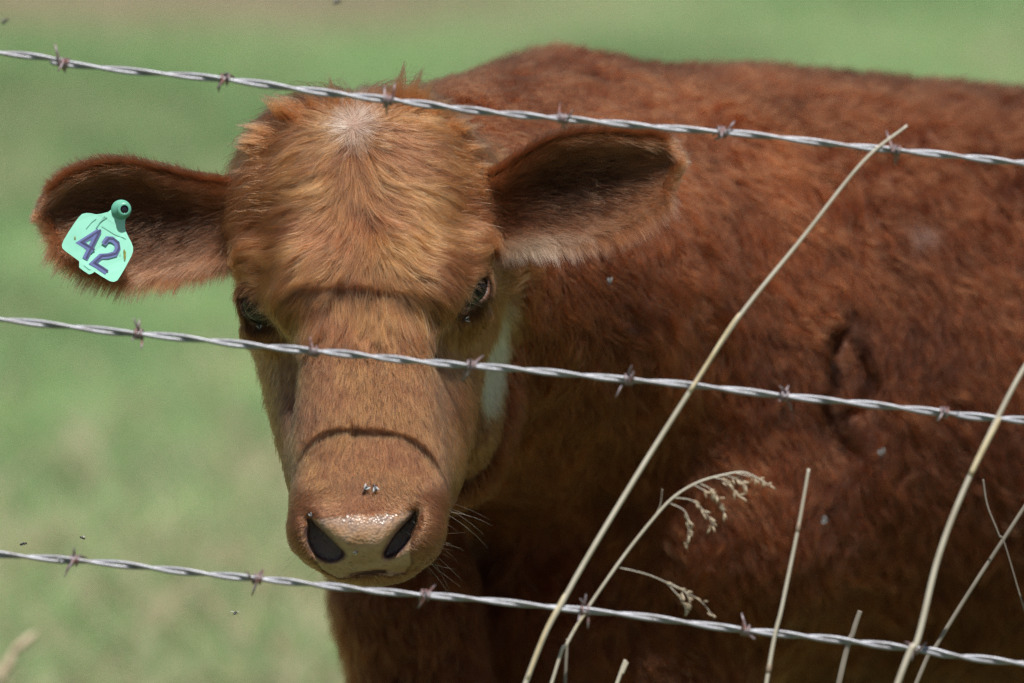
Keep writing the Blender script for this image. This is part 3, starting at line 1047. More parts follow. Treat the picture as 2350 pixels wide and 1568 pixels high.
def ear_hair(E, mirror):
    P, N, du, dv = ear_grid(E, 60, 50)
    nu, nv = P.shape[:2]

    def at(arr, u, v):
        fu, fv = u * (nu - 1), v * (nv - 1)
        i = np.clip(fu.astype(int), 0, nu - 2); j = np.clip(fv.astype(int), 0, nv - 2)
        a, b = (fu - i)[:, None], (fv - j)[:, None]
        return (arr[i, j] * (1 - a) + arr[i + 1, j] * a) * (1 - b) + (arr[i, j + 1] * (1 - a) + arr[i + 1, j + 1] * a) * b

    def nrm(a): return a / (np.linalg.norm(a, axis=1)[:, None] + 1e-9)
    K = 7
    s = np.linspace(0, 1, K)
    res = []
    for part, n in (('front', 26000), ('back', 10000), ('rim', 15000)):
        u = rng.random(n) * 0.98 + 0.01
        if part == 'rim':
            pick = rng.random(n)
            v = np.where(pick < 0.5, 0.97 + 0.03 * rng.random(n), 0.05 * rng.random(n))
            tipm = rng.random(n) < 0.22
            u = np.where(tipm, 0.93 + 0.06 * rng.random(n), u); v = np.where(tipm, rng.random(n), v)
        else:
            v = rng.random(n)
        p = at(P, u, v); nn = nrm(at(N, u, v)); tu = nrm(at(du, u, v)); tv = nrm(at(dv, u, v))
        if part == 'back':
            p = p - nn * 14; nn = -nn
        out = (v - 0.5) * 2
        if part == 'rim':
            ou = np.where(u > 0.9, 1.6, 0.55)
            dirn = nrm(tu * ou[:, None] + tv * (np.sign(out) * (1.0 - 0.6 * (u > 0.92)))[:, None] + nn * rng.normal(0, 0.25, n)[:, None])
            L = np.where(out > 0, 66, 52) * rng.uniform(0.4, 1.2, n) * np.where(u > 0.9, 0.7, 1)
            lift = 0.25
            bend = np.where(out > 0, 0.25, -0.15)
        else:
            dirn = nrm(tu * 1.0 + tv * (0.55 * out + 0.25 * rng.normal(size=n) + (0.25 if part == 'front' else 0))[:, None] + nn * (rng.uniform(0.45, 1.25, n)[:, None] if part == 'front' else 0.4))
            L = (84 if part == 'front' else 46) * rng.uniform(0.45, 1.25, n) * (1 - 0.35 * sm(0.75, 1, u))
            if part == 'front': L = L * (1 + 0.4 * (1 - sm(0.1, 0.4, u)))
            bend = np.zeros(n)
        jn = rng.normal(size=(n, 3)) * 0.10
        dirn = nrm(dirn + jn)
        lay = -nn * (0.32 if part != 'rim' else 0.0)
        Q = p[:, None, :] + dirn[:, None, :] * (L[:, None] * s[None, :])[:, :, None] + lay[:, None, :] * (L[:, None] * s[None, :] ** 2)[:, :, None]
        Q[:, :, 1] += (bend * L)[:, None] * (s ** 2)[None, :]
        # clump
        ng = max(n // 14, 50)
        gi_roots = rng.choice(n, ng, replace=False)
        Q, gi = clump(Q, p, Q[gi_roots], p[gi_roots], np.clip(0.6 * rng.uniform(0.3, 1.2, n), 0, 0.9), 5.0)
        ct = rng.normal(size=ng)[gi]
        base = np.empty((n, 3))
        if part == 'back':
            base[:] = (0.20, 0.070, 0.028)
        else:
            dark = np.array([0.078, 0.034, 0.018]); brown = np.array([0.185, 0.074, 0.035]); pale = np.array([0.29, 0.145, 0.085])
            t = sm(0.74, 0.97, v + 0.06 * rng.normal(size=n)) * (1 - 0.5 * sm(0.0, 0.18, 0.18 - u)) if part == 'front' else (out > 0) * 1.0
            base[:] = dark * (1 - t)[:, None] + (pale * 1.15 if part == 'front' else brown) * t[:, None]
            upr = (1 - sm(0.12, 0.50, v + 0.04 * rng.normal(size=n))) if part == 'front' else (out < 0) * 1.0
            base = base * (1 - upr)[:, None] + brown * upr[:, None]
            tp = sm(0.5, 0.82, u + 0.07 * rng.normal(size=n)) * 0.85
            base = base * (1 - tp)[:, None] + brown * 1.15 * tp[:, None]
            bs_ = (1 - sm(0.04, 0.24, u + 0.04 * rng.normal(size=n))) * (1 - 0.6 * sm(0.35, 0.6, v))
            base = base * (1 - bs_)[:, None] + np.array([0.235, 0.098, 0.050]) * bs_[:, None]
            if mirror:
                wl = sm(0.84, 0.96, v) * sm(0.12, 0.22, u) * (1 - sm(0.3, 0.6, u)) * 0.65
                base = base * (1 - wl)[:, None] + np.array([0.46, 0.34, 0.26]) * wl[:, None]
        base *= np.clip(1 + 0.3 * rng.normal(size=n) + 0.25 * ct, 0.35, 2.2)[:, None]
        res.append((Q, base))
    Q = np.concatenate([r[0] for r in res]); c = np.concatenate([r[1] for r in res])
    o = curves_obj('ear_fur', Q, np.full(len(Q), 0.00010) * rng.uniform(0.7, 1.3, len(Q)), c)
    o['kind'] = 'stuff'


ear_hair(EAR_L, False)
ear_hair(EAR_R, True)


def build_face_details():
    # eyes: glossy dark globes with a hint of iris
    m, nt, bs = nmat('eyeball')
    bs.inputs['Base Color'].default_value = (0.008, 0.006, 0.006, 1)
    bs.inputs['Roughness'].default_value = 0.06
    bs.inputs['Specular IOR Level'].default_value = 0.17
    mi = simple_mat('iris', (0.014, 0.008, 0.005), 0.08)
    for E, Lk in ((EYE_R, LOOK_R), (EYE_L, LOOK_L)):
        for nm, r, mat, off in (('eye', EYE_RAD, m, 0), ):
            nu, nv = 28, 18
            v = []; f = []
            for i in range(nv + 1):
                th = math.pi * i / nv
                for j in range(nu):
                    ph = 2 * math.pi * j / nu
                    v.append((math.sin(th) * math.cos(ph), math.sin(th) * math.sin(ph), math.cos(th)))
            v = np.array(v)
            z = Lk; xax = np.cross([0, 1, 0], z); xax /= np.linalg.norm(xax); yax = np.cross(z, xax)
            sv = E + r * (v[:, :1] * xax + v[:, 1:2] * yax + v[:, 2:] * z)
            bulge = np.clip(v[:, 2] - 0.72, 0, 1)
            sv = sv + np.outer(bulge * 18, z)
            for i in range(nv):
                for j in range(nu):
                    f.append([i * nu + j, i * nu + (j + 1) % nu, (i + 1) * nu + (j + 1) % nu, (i + 1) * nu + j])
            me = mesh_pd('eye', toW(sv) - CALF0, f, mat)
            me.materials.append(mi)
            ii = [1 if 2 <= k // nu <= 4 else 0 for k in range(len(f))]
            me.polygons.foreach_set('material_index', ii)
            o = bpy.data.objects.new('eye', me); COL.objects.link(o); o.parent = calf
    # lashes
    Ps, cs = [], []
    K = 7; s = np.linspace(0, 1, K)
    for E, Lk, tilt, sg in ((EYE_R, LOOK_R, -52, 1), (EYE_L, LOOK_L, 52, -1)):
        up = np.array([math.sin(math.radians(tilt)), -math.cos(math.radians(tilt)), 0.0])
        up = up - Lk * np.dot(up, Lk); up /= np.linalg.norm(up)
        sd = np.cross(up, Lk)
        for i in range(38):
            a = rng.uniform(-0.9, 0.9)
            upper = i < 30
            e = E + sd * 32 * math.sin(a * 1.4) + up * (20 * math.cos(a * 1.4) + rng.normal(0, 2)) * (1 if upper else -1) + Lk * (50 - 22 * a * a)
            dr = Lk * 0.9 + up * (0.75 if upper else -0.5) + sd * a * 0.7 + np.array([sg * 0.5, 0.25, 0]) + rng.normal(0, 0.1, 3)
            dr /= np.linalg.norm(dr)
            L = (rng.uniform(26, 58) if upper else rng.uniform(10, 22))
            Ps.append(e + np.outer(s * L, dr) + np.outer(s ** 2 * L * (0.12 if upper else -0.1), np.array([0, 1.0, 0])))
            cs.append((0.40, 0.30, 0.25) if (sg > 0 and a * sg < -0.1) else (0.03, 0.02, 0.016))
    Ps = np.array(Ps)
    o = curves_obj('eyelashes', Ps, np.full(len(Ps), 0.00010), np.array(cs), taper=0.2); o['kind'] = 'stuff'
    # whiskers on the muzzle
    Ps, cs = [], []
    for i in range(54):
        sgn = 1 if rng.random() < 0.55 else -1
        y0 = rng.uniform(1140, 1300); x0 = 848 + sgn * rng.uniform(110, 172)
        p = np.array([[x0, y0, -150 + rng.uniform(-60, 60)]])
        for _ in range(4):
            f, g = samp(p); p = p - g * f[:, None]
        f, g = samp(p)
        dr = g[0] * 0.8 + np.array([sgn * 0.6, rng.uniform(-0.2, 0.45), -0.2]) + rng.normal(0, 0.15, 3); dr /= np.linalg.norm(dr)
        L = rng.uniform(18, 55) if rng.random() < 0.75 else rng.uniform(70, 110)
        Ps.append(p[0] + np.outer(s * L, dr) + np.outer(s ** 2 * L * rng.uniform(-0.1, 0.35), np.array([0, 1, 0.2])))
        cs.append((0.50, 0.38, 0.28) if rng.random() < 0.55 else (0.16, 0.09, 0.06))
    Ps = np.array(Ps)
    o = curves_obj('whiskers', Ps, np.full(len(Ps), 0.00008), np.array(cs), taper=0.2); o['kind'] = 'stuff'
    # stray tufts on the poll
    Ps, cs = [], []
    tufts = [((690, 280), (-88, -66)), ((655, 262), (-62, -40)), ((620, 290), (-80, -8)), ((590, 320), (-55, -6)), ((600, 310), (-62, 12)), ((600, 300), (-55, 5)), ((690, 232), (-65, -22)), ((760, 222), (-8, -52)), ((905, 228), (20, -85)),
             ((930, 235), (35, -78)), ((945, 238), (52, -62)), ((840, 222), (10, -30)), ((790, 222), (5, -25)), ((570, 340), (-40, -8)), ((560, 380), (-38, 10)), ((985, 245), (50, -25)), ((1050, 285), (52, -5)), ((1030, 275), (55, -12)), ((1078, 325), (46, 4)), ((1100, 370), (40, 6)),
             ((870, 222), (12, -34)), ((720, 228), (-30, -35))]
    for (x0, y0), (tx, ty) in tufts:
        big = math.hypot(tx, ty)
        for i in range(int(40 + big * 1.6)):
            r0 = np.array([x0 + rng.normal(0, 15), y0 + rng.normal(0, 9), 150 + rng.normal(0, 18)])
            p = r0[None]
            for _ in range(3):
                f, g = samp(p); p = p - g * f[:, None]
            sc = abs(rng.normal(0, 1)) if i % 4 == 0 else 0.25
            tip = np.array([x0 + tx + rng.normal(0, 9) * sc, y0 + ty + rng.normal(0, 9) * sc, p[0, 2] - 10 + rng.normal(0, 8)])
            L = rng.uniform(0.4, 1.1)
            mid = p[0] * 0.5 + tip * 0.5 + np.array([0, -0.10 * abs(tx), 0])
            tip = p[0] + (tip - p[0]) * L
            q = spline([p[0], p[0] * 0.5 + tip * 0.5 + (mid - p[0] * 0.5 - tip * 0.5) * L + rng.normal(0, 3, 3), tip], K)
            Ps.append(q); cs.append(np.array([0.26, 0.095, 0.036]) * rng.uniform(0.7, 1.25))
    Ps = np.array(Ps)
    o = curves_obj('poll_tufts', Ps, np.full(len(Ps), 0.00013), np.array(cs), taper=0.25); o['kind'] = 'stuff'


build_face_details()

# ------------------------------------------------------------------ ear tag
def build_tag():
    def Z(zx, zy):          # sheet survey -> units
        return ((50 + zx / 3.7333) * 0.94, (330 + zy / 3.7333) * 0.94)
    m_tag = simple_mat('tag_plastic', (0.29, 0.68, 0.54), 0.42, noise=(60, (0.25, 0.60, 0.48), 0.45, 0.75))
    m_btn = simple_mat('stud_plastic', (0.11, 0.36, 0.27), 0.35)
    m_in = simple_mat('stud_hole', (0.01, 0.01, 0.015), 0.15)
    m_d1 = simple_mat('digit_ink', (0.125, 0.155, 0.36), 0.5)
    m_d2 = simple_mat('digit_core_ink', (0.055, 0.055, 0.135), 0.5)
    m_st = simple_mat('tag_dirt', (0.20, 0.22, 0.04), 0.8)
    m_sc = simple_mat('tag_scuff', (0.20, 0.50, 0.41), 0.7)
    Dt = 82.0
    outline = [(845, 640), (835, 672), (800, 700), (740, 716), (690, 722), (640, 712), (600, 710), (560, 720), (532, 748), (500, 790), (440, 880), (392, 960), (377, 1000), (382, 1032), (410, 1058),
               (470, 1102), (535, 1150), (535, 1207), (575, 1238), (625, 1270), (652, 1262), (676, 1246), (740, 1288), (815, 1332), (850, 1339), (882, 1326), (910, 1285), (960, 1200), (1010, 1105), (1026, 1060),
               (1026, 1020), (1010, 975), (985, 930), (962, 880), (952, 835), (955, 780), (975, 720), (975, 680), (940, 650), (890, 632)]

    def depth(x, y):        # the sheet hangs with a slight belly and tilt
        return Dt - (y - 520) * 0.10 + 9 * math.sin((x - 150) / 165 * math.pi) * -1
    root = empty('ear_tag', tuple(PW(*Z(915, 680), Dt)))
    tag(root, 'mint green plastic ear tag numbered 42 hanging from the calf ear', 'ear tag')
    org = np.array(root.location)

    def plate(name, pts, off, thick, mat, grid=True):
        """extruded outline following the bent sheet"""
        P2 = [Z(*p) for p in pts]
        n = len(P2)
        fr = [PW(x, y, depth(x, y) - off) - org for x, y in P2]
        bk = [PW(x, y, depth(x, y) - off + thick) - org for x, y in P2]
        me = bpy.data.meshes.new(name)
        f = [list(range(n)), list(range(2 * n - 1, n - 1, -1))] + [[i, n + i, n + (i + 1) % n, (i + 1) % n] for i in range(n)]
        me.from_pydata([tuple(v) for v in fr + bk], [], f)
        import bmesh
        bm = bmesh.new(); bm.from_mesh(me)
        bmesh.ops.recalc_face_normals(bm, faces=bm.faces)
        bmesh.ops.triangulate(bm, faces=[q for q in bm.faces if len(q.verts) > 4])
        bm.to_mesh(me); bm.free()
        me.materials.append(mat)
        o = bpy.data.objects.new(name, me); COL.objects.link(o); o.parent = root
        return o
    plate('panel', outline, 0, 5, m_tag)

    def stroke(pts, w):
        """outline of a mitred open stroke"""
        p = np.array(pts, float); n = len(p)
        L, R = [], []
        for i in range(n):
            if i == 0: t = p[1] - p[0]; nn = np.array([-t[1], t[0]]) / np.linalg.norm(t); k = 1
            elif i == n - 1: t = p[-1] - p[-2]; nn = np.array([-t[1], t[0]]) / np.linalg.norm(t); k = 1
            else:
                a = p[i] - p[i - 1]; b = p[i + 1] - p[i]; a /= np.linalg.norm(a); b /= np.linalg.norm(b)
                na = np.array([-a[1], a[0]]); nb = np.array([-b[1], b[0]])
                nn = na + nb; nn /= np.linalg.norm(nn); k = min(1 / max(np.dot(nn, na), 0.35), 1.9)
            L.append(p[i] + nn * w / 2 * k); R.append(p[i] - nn * w / 2 * k)
        return [tuple(q) for q in L] + [tuple(q) for q in R[::-1]]
    four = [[(722, 872), (552, 980), (668, 1052)], [(722, 866), (592, 1128)]]
    two = [(762, 992), (796, 946), (838, 948), (884, 985), (892, 1032), (866, 1082), (800, 1100), (736, 1104), (668, 1168), (790, 1248)]

    def digit(strokes):
        first = None
        for w, off, mat, sh in ((50, 0.4, m_d1, (-5, 2)), (19, 1.0, m_d2, (8, -5))):
            for k, st in enumerate(strokes):
                st2 = [(a + sh[0], b + sh[1]) for a, b in st]
                o = plate('digit' if first is None else 'digit_stroke', stroke(st2, w), off + 0.2 * k, 0.3, mat)
                if first is None: first = o
                else: o.parent = first
        return first
    digit(four); digit([two])
    # dried dirt and scuffs
    for cx, cy, w, h in ((950, 1095, 13, 55), (944, 1060, 7, 22), (497, 938, 8, 15), (908, 1086, 4, 5)):
        pts = [(cx + w * math.cos(a) * random.uniform(0.6, 1.15), cy + h * math.sin(a) * random.uniform(0.7, 1.1)) for a in np.linspace(0, 2 * math.pi, 12, endpoint=False)]
        plate('dirt_smear', pts, 1.5, 1.2, m_st)
    for st, w in (([(770, 735), (735, 775), (690, 842)], 9), ([(790, 745), (750, 770), (715, 800)], 6), ([(690, 762), (650, 790), (600, 850)], 5), ([(740, 820), (850, 885), (960, 945)], 3), ([(578, 1185), (625, 1225), (640, 1222)], 3)):
        plate('scuff', stroke(st, w), 1.0 + random.random() * 0.3, 0.8, m_sc)
    # stud: stepped collar with a dark bore
    c = B(*Z(915, 680), Dt); cu = np.array([c[0], c[1], 0])
    front = B(*Z(948, 676), Dt - 28)
    ax = front - c; Ln = np.linalg.norm(ax)
    prof = [(0.0, 23), (0.18, 23), (0.22, 19), (0.6, 18), (0.62, 16.2), (0.94, 15.8), (1.02, 14.6), (1.0, 9.6)]
    path = np.array([c + ax * t + np.array([0, 0, 6.0]) * 0 for t, r in prof])
    zz = ax / Ln; zz = zz * 0.45 + np.array([0.05, 0, -1]) * 0.55; zz /= np.linalg.norm(zz)
    xa = np.cross([0, 1, 0], zz); xa /= np.linalg.norm(xa); ya = np.cross(zz, xa)
    sd = 24; ang = np.linspace(0, 2 * np.pi, sd, endpoint=False)
    v = []; f = []
    for (t, r), q in zip(prof, path):
        v += [toW(q + r * (math.cos(a) * xa + math.sin(a) * ya)) - org for a in ang]
    for i in range(len(prof) - 1):
        for j in range(sd):
            f.append([i * sd + j, i * sd + (j + 1) % sd, (i + 1) * sd + (j + 1) % sd, (i + 1) * sd + j])
    me = mesh_pd('stud', v, f, m_btn); st = bpy.data.objects.new('stud', me); COL.objects.link(st); st.parent = root
    # bore: recessed dome
    q = path[-1]; v = []; f = []
    for i, (r, dp) in enumerate(((10.0, 0.3), (9.6, 5), (7.2, 3.5), (3.5, 2.0))):
        v += [toW(q - zz * dp + r * (math.cos(a) * xa + math.sin(a) * ya)) - org for a in ang]
    for i in range(3):
        for j in range(sd):
            f.append([i * sd + j, i * sd + (j + 1) % sd, (i + 1) * sd + (j + 1) % sd, (i + 1) * sd + j])
    f.append([3 * sd + j for j in range(sd)])
    me = mesh_pd('bore', v, f, m_in); bo = bpy.data.objects.new('bore', me); COL.objects.link(bo); bo.parent = st


build_tag()

# ------------------------------------------------------------------ barbed wires
WD = -620.0


def build_wires():
    m_w = simple_mat('galvanised_wire', (0.27, 0.28, 0.315), 0.45, 0.45, noise=(90, (0.17, 0.165, 0.18), 0.45, 0.72), bump=(700, 0.3, 0.0004))
    m_b = simple_mat('rusty_barb', (0.26, 0.22, 0.24), 0.5, 0.5, noise=(160, (0.19, 0.085, 0.07), 0.45, 0.66))
    lines = [
        ('barbed wire strung above the frame of view over the calf head', [(-1400, -496), (0, -376), (890, -291), (1655, -219), (2350, -149), (3700, -16)], [872 + 382 * k for k in range(-5, 7)]),
        ('uppermost visible barbed wire crossing the calf poll and right ear', [(-1400, -20), (0, 120), (145, 145), (515, 185), (890, 230), (1290, 272), (1655, 305), (2055, 345), (2350, 372), (3700, 500)], [145, 515, 890, 1290, 1655, 2055]),
        ('middle barbed wire running across the calf face below the eyes', [(-1400, 600), (0, 733), (315, 768), (720, 806), (1080, 838), (1440, 872), (1798, 908), (2165, 945), (2350, 965), (3700, 1090)], [315, 720, 1080, 1440, 1798, 2165]),
        ('lowest barbed wire passing under the calf chin', [(-1400, 1140), (0, 1272), (168, 1288), (590, 1328), (975, 1365), (1340, 1402), (1710, 1445), (2095, 1487), (2350, 1525), (3700, 1665)], [168, 590, 975, 1340, 1710, 2095])]
    # barb prototypes: two coils round both strands, four cut ends
    def barb_mesh(seed):
        r = np.random.default_rng(seed)
        parts = []
        R, rr = 10.4, 2.9
        for q in range(2):
            ph = r.uniform(0, 6.28); dirn = 1 if q == 0 else -1
            t = np.linspace(0, 1, 30)
            a = ph + dirn * t * 2 * np.pi * 1.25
            x = (-8 if q == 0 else 1) + t * 8 + q * 1.5
            coil = np.stack([x, R * np.cos(a), R * np.sin(a)], 1)
            t0 = coil[0] - coil[1]; t0 /= np.linalg.norm(t0); t1 = coil[-1] - coil[-2]; t1 /= np.linalg.norm(t1)
            e0 = coil[0] + t0 * r.uniform(24, 40) + np.array([r.uniform(-14, 4), 0, 0]); e1 = coil[-1] + t1 * r.uniform(24, 40) + np.array([r.uniform(-4, 14), 0, 0])
            path = np.concatenate([[e0, coil[0] * 0.5 + e0 * 0.5], coil, [coil[-1] * 0.5 + e1 * 0.5, e1]])
            rad = np.full(len(path), rr); rad[0] = rad[-1] = 1.2
            parts.append(tube(path * S, rad * S, 7))
        v, f = merge(parts)
        return mesh_pd('barb', v, f, m_b)
    barbs = [barb_mesh(s) for s in (1, 2, 3, 4, 5)]
    for li, (label, pts, bx) in enumerate(lines):
        d = WD
        path = spline([B(x, y, d) for x, y in pts], 1700)
        # slight hand-strung waviness
        path[:, 1] += 1.6 * np.sin(path[:, 0] / 170 + li) + 0.9 * np.sin(path[:, 0] / 61 + 2 * li)
        path = path[(path[:, 0] > -1300) & (path[:, 0] < 3600)]
        seg = np.linalg.norm(np.diff(path, axis=0), axis=1); arc = np.concatenate([[0], np.cumsum(seg)])
        root = empty('barbed_wire', tuple(toW(path[0])))
        tag(root, label, 'barbed wire', 'barbed wires of the fence')
        org = np.array(root.location)
        pitch = 236 + 9 * li
        tv = np.gradient(path, axis=0); tv /= np.linalg.norm(tv, axis=1)[:, None]
        n1 = np.stack([-tv[:, 1], tv[:, 0], 0 * tv[:, 0]], 1); n2 = np.array([0, 0, 1.0])
        var = 1 + 0.12 * np.sin(arc / 310 + li)
        for k in range(2):
            a = arc / pitch * 2 * np.pi * 1.0 + 0.9 * np.sin(arc / 210 + li) + k * np.pi + li
            pp = path + (4.3 * var)[:, None] * (np.cos(a)[:, None] * n1 + np.sin(a)[:, None] * n2)
            v, f = tube(toW(pp) - org, 4.5 * S, 9)
            me = mesh_pd('strand', v, f, m_w)
            o = bpy.data.objects.new('strand', me); COL.objects.link(o); o.parent = root
        step = 372
        allb = list(bx)
        if li:
            allb = [bx[0] - step * k for k in (3, 2, 1)] + allb + [bx[-1] + step * k for k in (1, 2, 3)]
        kk = 1 + d * S / D
        for i, x in enumerate(allb):
            xm = CX + (x - CX) * kk
            if xm < -1290 or xm > 3590: continue
            j = int(np.argmin(abs(path[:, 0] - xm)))
            o = bpy.data.objects.new('barb', barbs[(i + 2 * li) % 5]); COL.objects.link(o); o.parent = root
            o.location = toW(path[j]) - org
            t = dirW(tv[j]); ang = math.atan2(-t[2], t[0])
            o.rotation_mode = 'XYZ'
            o.rotation_euler = Matrix.Rotation(ang, 3, 'Y').to_4x4().to_3x3().to_euler() if False else (Matrix.Rotation(ang, 3, 'Y') @ Matrix.Rotation(rng.uniform(0, 6.28), 3, 'X')).to_euler()


build_wires()

# ------------------------------------------------------------------ dry grass stalks
def build_stalks():
    m_s = simple_mat('dry_stalk', (0.50, 0.46, 0.385), 0.5, noise=(40, (0.36, 0.32, 0.25), 0.4, 0.75))
    m_d = simple_mat('dark_stalk', (0.20, 0.175, 0.145), 0.6, noise=(40, (0.12, 0.10, 0.08), 0.4, 0.75))  # darker grey-brown colour for the dim stalks
    m_n = simple_mat('stalk_node', (0.24, 0.18, 0.13), 0.6)
    m_h = simple_mat('stalk_sheath', (0.60, 0.52, 0.36), 0.55, noise=(60, (0.45, 0.36, 0.22), 0.4, 0.7))
    m_g = simple_mat('seed_husk', (0.52, 0.44, 0.32), 0.6, noise=(400, (0.34, 0.25, 0.16), 0.4, 0.7))

    def ground_end(x, y, dx, d):
        k = 1 + d * S / D
        gy = CY + (ORI[2] + d * S * FWD[2]) / (S * UP[2]) + 10
        return gy

    def stalk(label, pts, d, r0, r1, nodes=(), sheaths=(), mat=None):
        P = [B(x, y, d) for x, y in pts]           # top first
        gy = ground_end(0, 0, 0, d)
        lx, ly = P[-1][0], P[-1][1]
        px, py = P[-2][0], P[-2][1]
        sl = (lx - px) / max(ly - py, 1)
        P += [np.array([lx + sl * (gy - ly) * 0.30, ly + (gy - ly) * 0.4, d]), np.array([lx + sl * (gy - ly) * 0.5, gy, d])]
        c = spline(P, 90)
        root = empty('dry_grass_stalk', tuple(toW(c[-1])))
        tag(root, label, 'grass stalk', 'dry grass stalks along the fence')
        org = np.array(root.location)
        rr = 0.74 * np.interp(np.linspace(0, 1, 90), [0, 0.5, 1], [r1, r0, r0 * 1.1])
        v, f = tube(toW(c) - org, rr * S, 9)
        o = bpy.data.objects.new('stem', mesh_pd('stem', v, f, mat or m_s)); COL.objects.link(o); o.parent = root

        def at_y(py):
            y = CY + (py - CY) * (1 + d * S / D)
            return int(np.argmin(abs(c[:, 1] - y)))
        for y in nodes:
            i = at_y(y); t = c[min(i + 1, 89)] - c[max(i - 1, 0)]; t /= np.linalg.norm(t)
            y0 = CY + (y - CY) * (1 + d * S / D)
            i0 = np.interp(y0, c[:, 1], np.arange(90)); ce = np.array([np.interp(i0, np.arange(90), c[:, k]) for k in range(3)])
            path = np.array([ce - t * 10, ce - t * 4, ce, ce + t * 4, ce + t * 10]); r = rr[i]
            v, f = tube(toW(path) - org, np.array([r * 1.02, r * 1.25, r * 1.4, r * 1.25, r * 1.02]) * S, 9)
            q = bpy.data.objects.new('node', mesh_pd('node', v, f, m_n)); COL.objects.link(q); q.parent = root
        for y_a, y_b, side in sheaths:          # a dry sheath wrapped round the stem, loose at its top
            k = 1 + d * S / D
            ys = np.linspace(CY + (y_a - CY) * k, CY + (y_b - CY) * k, 14)
            path = np.stack([np.interp(ys, c[:, 1], c[:, j]) for j in range(3)], 1)
            s = np.linspace(0, 1, 14)
            path[:, 0] += side * 5 * (1 - s) ** 2
            path[:, 2] -= 2.0
            v, f = tube(toW(path) - org, np.interp(s, [0, 0.1, 0.5, 1], [rr[10] * 0.4, rr[10] * 1.15, rr[10] * 1.3, rr[10] * 1.15]) * S, 9)
            q = bpy.data.objects.new('sheath', mesh_pd('sheath', v, f, m_h)); COL.objects.link(q); q.parent = root
        return root, org, c

    stalk('tallest pale dry grass stalk leaning right across all three wires', [(2082, 288), (1980, 372), (1840, 548), (1700, 722), (1595, 880), (1450, 1110), (1300, 1365), (1206, 1568)],
          -625, 7.4, 4.0, nodes=(), sheaths=((718, 900, -1), (1362, 1560, -1)))
    stalk('upright pale stalk with dark nodes between the two leaning stalks', [(1856, 1076), (1832, 1210), (1795, 1390), (1760, 1560)], -640, 5.6, 4.2, nodes=(1211, 1535))
    stalk('thick pale stalk leaning in from the right edge of the middle wire', [(2420, 740), (2350, 845), (2290, 958), (2205, 1140), (2150, 1290), (2105, 1470), (2060, 1568)], -760, 8.5, 6, sheaths=((958, 1090, 1),))
    stalk('dim grey stalk crossing low behind the thick right stalk', [(2420, 1050), (2350, 1165), (2230, 1350), (2150, 1480), (2098, 1580)], -330, 7, 5.5, mat=m_d)
    stalk('short broken stalk tip crossing the lowest wire between the upright and thick stalks', [(1974, 1402), (1958, 1450), (1925, 1568)], -300, 9.5, 8.0, mat=m_d)
    stalk('short stub beside the foot of the tallest stalk', [(1302, 1466), (1300, 1510), (1297, 1575)], -480, 5, 4.5, mat=m_d)
    stalk('short bent stub low at the bottom with a curled dry leaf', [(1440, 1520), (1428, 1545), (1412, 1580)], -480, 6, 4)
    stalk('thin wisp of dry leaf standing against the flank at far right', [(2256, 1100), (2266, 1160), (2292, 1226), (2330, 1330)], -380, 2.0, 3.0, mat=m_d)

    # the seeding stalk with a drooping panicle
    root, org, c = stalk('slender arching grass stalk with a drooping seed head', [(1762, 1112), (1740, 1098), (1705, 1084), (1660, 1090), (1600, 1108), (1545, 1142), (1500, 1190), (1440, 1265), (1390, 1335), (1345, 1402), (1300, 1480), (1266, 1568)], -560, 4.6, 1.2,
                         sheaths=((1395, 1450, 1),))
    d = -560
    br = [[(1545, 1142), (1590, 1150), (1625, 1185), (1640, 1218)], [(1530, 1152), (1570, 1172), (1580, 1205), (1576, 1262)], [(1600, 1108), (1630, 1122), (1650, 1150), (1664, 1186)],
          [(1590, 1112), (1622, 1128), (1640, 1135)], [(1640, 1096), (1665, 1105), (1700, 1145)], [(1690, 1086), (1735, 1098), (1764, 1114)], [(1660, 1090), (1690, 1100), (1715, 1118)],
          [(1500, 1190), (1515, 1160), (1520, 1122)], [(1422, 1303), (1490, 1320), (1560, 1352), (1610, 1382), (1640, 1420)], [(1530, 1338), (1560, 1372), (1578, 1405)], [(1545, 1342), (1575, 1362), (1586, 1395)]]
    for bi, b in enumerate(br):
        cc = spline([B(x, y, d + 4 * math.sin(i * 2 + bi)) for i, (x, y) in enumerate(b)], 24)
        v, f = tube(toW(cc) - org, np.interp(np.linspace(0, 1, 24), [0, 1], [1.1, 0.6]) * S, 5)
        o = bpy.data.objects.new('seed_branch', mesh_pd('seed_branch', v, f, m_s)); COL.objects.link(o); o.parent = root
        if bi == 7: continue
        parts = []
        for u in np.arange(0.42, 1.0, 0.055 if bi < 8 else 0.09):
            i = min(int(u * 23), 22); p = cc[i] + rng.normal(0, 3, 3); t = cc[i + 1] - cc[i]; t /= np.linalg.norm(t)
            t = t + rng.normal(0, 0.45, 3); t /= np.linalg.norm(t)
            L = rng.uniform(11, 19)
            pt = np.array([p, p + t * L * 0.3, p + t * L * 0.7, p + t * L])
            parts.append(tube(toW(pt) - org, np.array([0.5, 2.0, 1.7, 0.3]) * S, 5))
        v, f = merge(parts)
        q = bpy.data.objects.new('seed_spray', mesh_pd('seed_spray', v, f, m_g)); COL.objects.link(q); q.parent = o
        q['kind'] = 'stuff'

    # pale seed head out in the pasture, lower left
    base = PW(-30, 1760, 3200)
    P = [np.array([*(B(x, y, 3200))]) for x, y in ((70, 1455), (40, 1490), (15, 1525), (-5, 1580), (-15, 1680), (-20, 2100), (-20, 3000))]
    c = spline(P, 40)
    wz = toW(c); keep = wz[:, 2] > -0.01; c = c[keep]
    root = empty('pasture_seed_head', tuple(toW(c[-1])))
    tag(root, 'blurred pale grass seed head at the lower left in the pasture', 'grass stalk')
    org = np.array(root.location)
